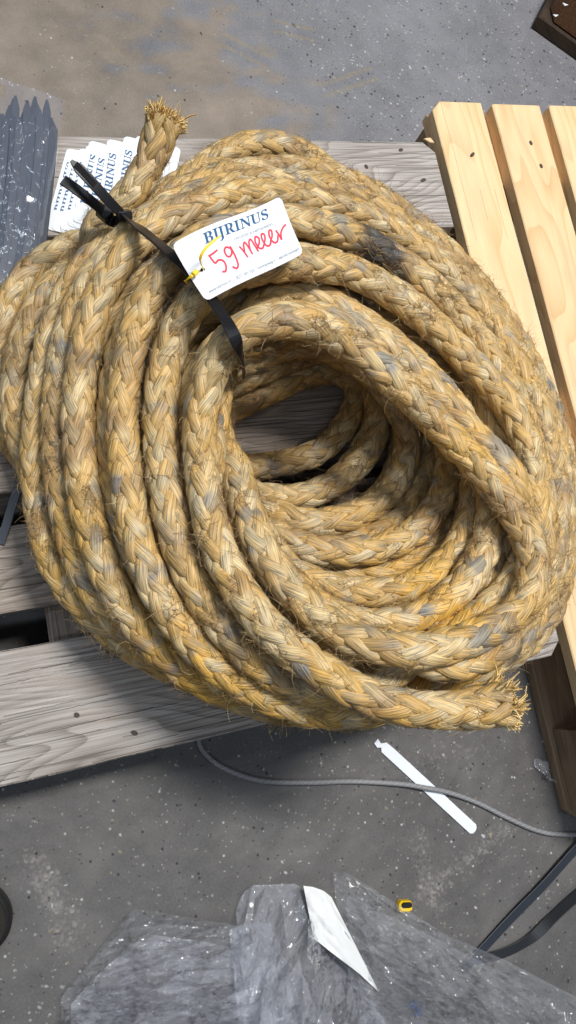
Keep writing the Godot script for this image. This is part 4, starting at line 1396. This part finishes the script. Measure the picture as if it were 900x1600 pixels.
func crumple(called: String, label: String, far_edge: Array, near_edge: Array, nx: int, ny: int, hump: float, rough: float, seed_: int, mat: Material, stretch: float, group := "", rest := 0.003) -> MeshInstance3D:
	# a crumpled sheet between two edges given in the photograph, lying in folds on the floor
	var ridged := noise(seed_, 0.014, 3)
	ridged.fractal_type = FastNoiseLite.FRACTAL_RIDGED
	ridged.fractal_gain = 0.55
	var cells := noise(seed_ + 1, 0.020, 1, FastNoiseLite.TYPE_CELLULAR)
	cells.cellular_return_type = FastNoiseLite.RETURN_DISTANCE2_SUB
	var shift := noise(seed_ + 2, 0.02, 4)
	var turnf := noise(seed_ + 5, 0.004, 2)
	var flat: bool = called == "paper_sheet"
	var grid := []
	for j in ny + 1:
		var v := float(j) / ny
		for i in nx + 1:
			var u := float(i) / nx
			var p := along(far_edge, u).lerp(along(near_edge, u), v)
			var q := p + Vector2(shift.get_noise_2d(p.x * 0.5, p.y * 0.5), shift.get_noise_2d(p.x * 0.5 + 300.0, p.y * 0.5)) * 50.0
			var ang := turnf.get_noise_2d(p.x, p.y) * 0.9 + stretch
			q = q.rotated(ang)
			if not flat:
				p += Vector2(shift.get_noise_2d(p.x * 1.5, p.y * 1.5), shift.get_noise_2d(p.x * 1.5 + 500.0, p.y * 1.5)) * 16.0
			var swell := sin(PI * clampf(v * 0.66 + 0.04, 0.0, 1.0)) * (0.35 + 0.65 * sin(PI * clampf(u * 0.86 + 0.07, 0, 1)))
			var fold := ridged.get_noise_2d(q.x * 0.14, q.y * 1.25)
			var facet := cells.get_noise_2d(q.x * 0.35, q.y * 0.9)
			var y := rest + hump * swell * (0.75 + 0.6 * shift.get_noise_2d(p.x * 0.5, p.y * 0.5)) + rough * (fold * 0.9 + 0.9 + facet * 0.7) * clampf(swell * 2.0 + 0.25, 0, 1)
			grid.append(at(p.x, p.y, maxf(y, 0.002)))
	var st := SurfaceTool.new()
	st.begin(Mesh.PRIMITIVE_TRIANGLES)
	for j in ny:
		for i in nx:
			var k := j * (nx + 1) + i
			st.set_smooth_group(0)
			for w in ([k, k + 1, k + nx + 2, k, k + nx + 2, k + nx + 1] if (i + j) % 2 == 0 else [k, k + 1, k + nx + 1, k + 1, k + nx + 2, k + nx + 1]):
				st.set_uv(Vector2(grid[w].x, grid[w].z) * 6.0)
				st.add_vertex(grid[w])
	st.generate_normals()
	return single(called, st.commit(), mat, label, "paper" if called == "paper_sheet" else ("scrap" if called == "blue_scrap" else "plastic film"))

func film_sheet(label: String, far_edge: Array, near_edge: Array, across: int, down: int, hump: float, rough: float, seed_: int, mat: Material, fold: float, rest := 0.004):
	# a sheet of stiff thin film: flat facets between sharp creases that run mostly one way
	var r := RandomNumberGenerator.new()
	r.seed = seed_
	var shift := noise(seed_ + 2, 0.012, 2)
	var uv := PackedVector2Array()
	for i in across + 1:
		uv.append(Vector2(float(i) / across, 0))
		uv.append(Vector2(float(i) / across, 1))
	for j in range(1, down):
		uv.append(Vector2(0, float(j) / down))
		uv.append(Vector2(1, float(j) / down))
	for i in across * down:
		uv.append(Vector2(r.randf_range(0.01, 0.99), pow(r.randf(), 1.15) * 0.98 + 0.01))
	# creases lie along "fold": squeeze that way before joining neighbours, so that facets come out long
	var squeezed := PackedVector2Array()
	var pix := PackedVector2Array()
	for u in uv:
		var p := along(far_edge, u.x).lerp(along(near_edge, u.x), u.y)
		p += Vector2(r.randf_range(-5, 5), r.randf_range(-5, 5))
		pix.append(p)
		var q := p.rotated(fold)
		squeezed.append(Vector2(q.x * 0.36, q.y))
	var pts := PackedVector3Array()
	for k in uv.size():
		var u: Vector2 = uv[k]
		var swell := sin(PI * clampf(u.y * 0.66 + 0.03, 0.0, 1.0)) * (0.3 + 0.7 * sin(PI * clampf(u.x * 0.9 + 0.05, 0, 1)))
		var h := rest + hump * swell * (0.8 + 0.7 * shift.get_noise_2d(pix[k].x, pix[k].y)) + rough * r.randf() * (0.35 + swell)
		pts.append(at(pix[k].x, pix[k].y, maxf(0.002, h)))
	var tri := Geometry2D.triangulate_delaunay(squeezed)
	var st := SurfaceTool.new()
	st.begin(Mesh.PRIMITIVE_TRIANGLES)
	for t in range(0, tri.size(), 3):
		var a := tri[t]
		var b := tri[t + 1]
		var c := tri[t + 2]
		var far: float = maxf(pix[a].distance_to(pix[b]), maxf(pix[b].distance_to(pix[c]), pix[a].distance_to(pix[c])))
		if far > 260.0:
			continue
		if (pts[c] - pts[a]).cross(pts[b] - pts[a]).y < 0.0:
			var sw := b
			b = c
			c = sw
		var n: Vector3 = (pts[c] - pts[a]).cross(pts[b] - pts[a]).normalized()
		for k in [a, b, c]:
			st.set_normal(n)
			st.set_uv(pix[k].rotated(fold) * Vector2(0.0025, 0.007) + Vector2(t * 0.013, t * 0.029))
			st.add_vertex(pts[k])
	single("plastic_film", st.commit(), mat, label, "plastic film")

func make_film():
	var clear := film(Color(0.90, 0.92, 0.96, 0.10), 0.08, 1.9)
	var milky := film(Color(0.90, 0.92, 0.97, 0.20), 0.10, 1.3)
	crumple("paper_sheet", "creased white paper sheet tucked between the folds of film", [[474, 1384], [490, 1386], [506, 1392], [518, 1402]], [[490, 1466], [520, 1490], [560, 1520], [592, 1550]], 10, 14, 0.012, 0.006, 41, plain(Color(0.70, 0.72, 0.72), 0.6), 1.0, "", 0.030)
	film_sheet("clear shiny film spread loosely toward the dark straps", [[520, 1366], [545, 1368], [575, 1398], [625, 1430], [690, 1462], [735, 1490], [790, 1498], [850, 1560], [930, 1575]], [[560, 1600], [590, 1640], [620, 1660], [660, 1680], [720, 1690], [780, 1690], [850, 1690], [900, 1690], [960, 1680]], 34, 16, 0.035, 0.030, 11, clear, -0.65)
	film_sheet("second layer of shiny film over the one beside the paper", [[540, 1400], [600, 1430], [660, 1475], [720, 1505], [800, 1530], [880, 1585]], [[580, 1690], [640, 1690], [700, 1690], [760, 1690], [840, 1690], [920, 1690]], 30, 15, 0.045, 0.032, 21, clear, -0.45)
	film_sheet("thick folded roll of milky film standing up beside the paper sheet", [[366, 1442], [380, 1398], [402, 1384], [440, 1380], [476, 1388], [492, 1440], [520, 1490], [570, 1540]], [[372, 1690], [400, 1690], [430, 1690], [460, 1700], [500, 1700], [540, 1700], [590, 1700], [650, 1690]], 18, 14, 0.095, 0.022, 12, milky, 1.35)
	film_sheet("flat milky band of film lying down the front of the roll", [[358, 1456], [400, 1440], [430, 1446]], [[390, 1690], [430, 1700], [462, 1700]], 4, 7, 0.110, 0.012, 22, milky, 1.4, 0.01)
	film_sheet("low heap of wrinkled dull film with a pointed fold", [[98, 1556], [150, 1500], [198, 1448], [202, 1424], [236, 1426], [262, 1468], [310, 1450], [364, 1442], [420, 1480], [470, 1520]], [[110, 1690], [160, 1700], [220, 1700], [240, 1700], [280, 1700], [330, 1700], [390, 1700], [440, 1700], [500, 1700], [540, 1700]], 34, 18, 0.050, 0.032, 13, clear, 0.3)
	film_sheet("second sheet of clear film lying over the low wrinkled heap", [[108, 1572], [190, 1490], [230, 1465], [330, 1470], [400, 1490], [450, 1530]], [[120, 1690], [200, 1700], [270, 1700], [340, 1700], [420, 1700], [480, 1700]], 28, 15, 0.070, 0.030, 16, milky, 0.1)
	crumple("blue_scrap", "crumpled scrap of blue plastic caught under the film", [[630, 1568], [645, 1572], [662, 1566]], [[636, 1576], [650, 1582], [662, 1580]], 16, 8, 0.004, 0.005, 15, plain(Color(0.02, 0.08, 0.30), 0.4), 1.0)
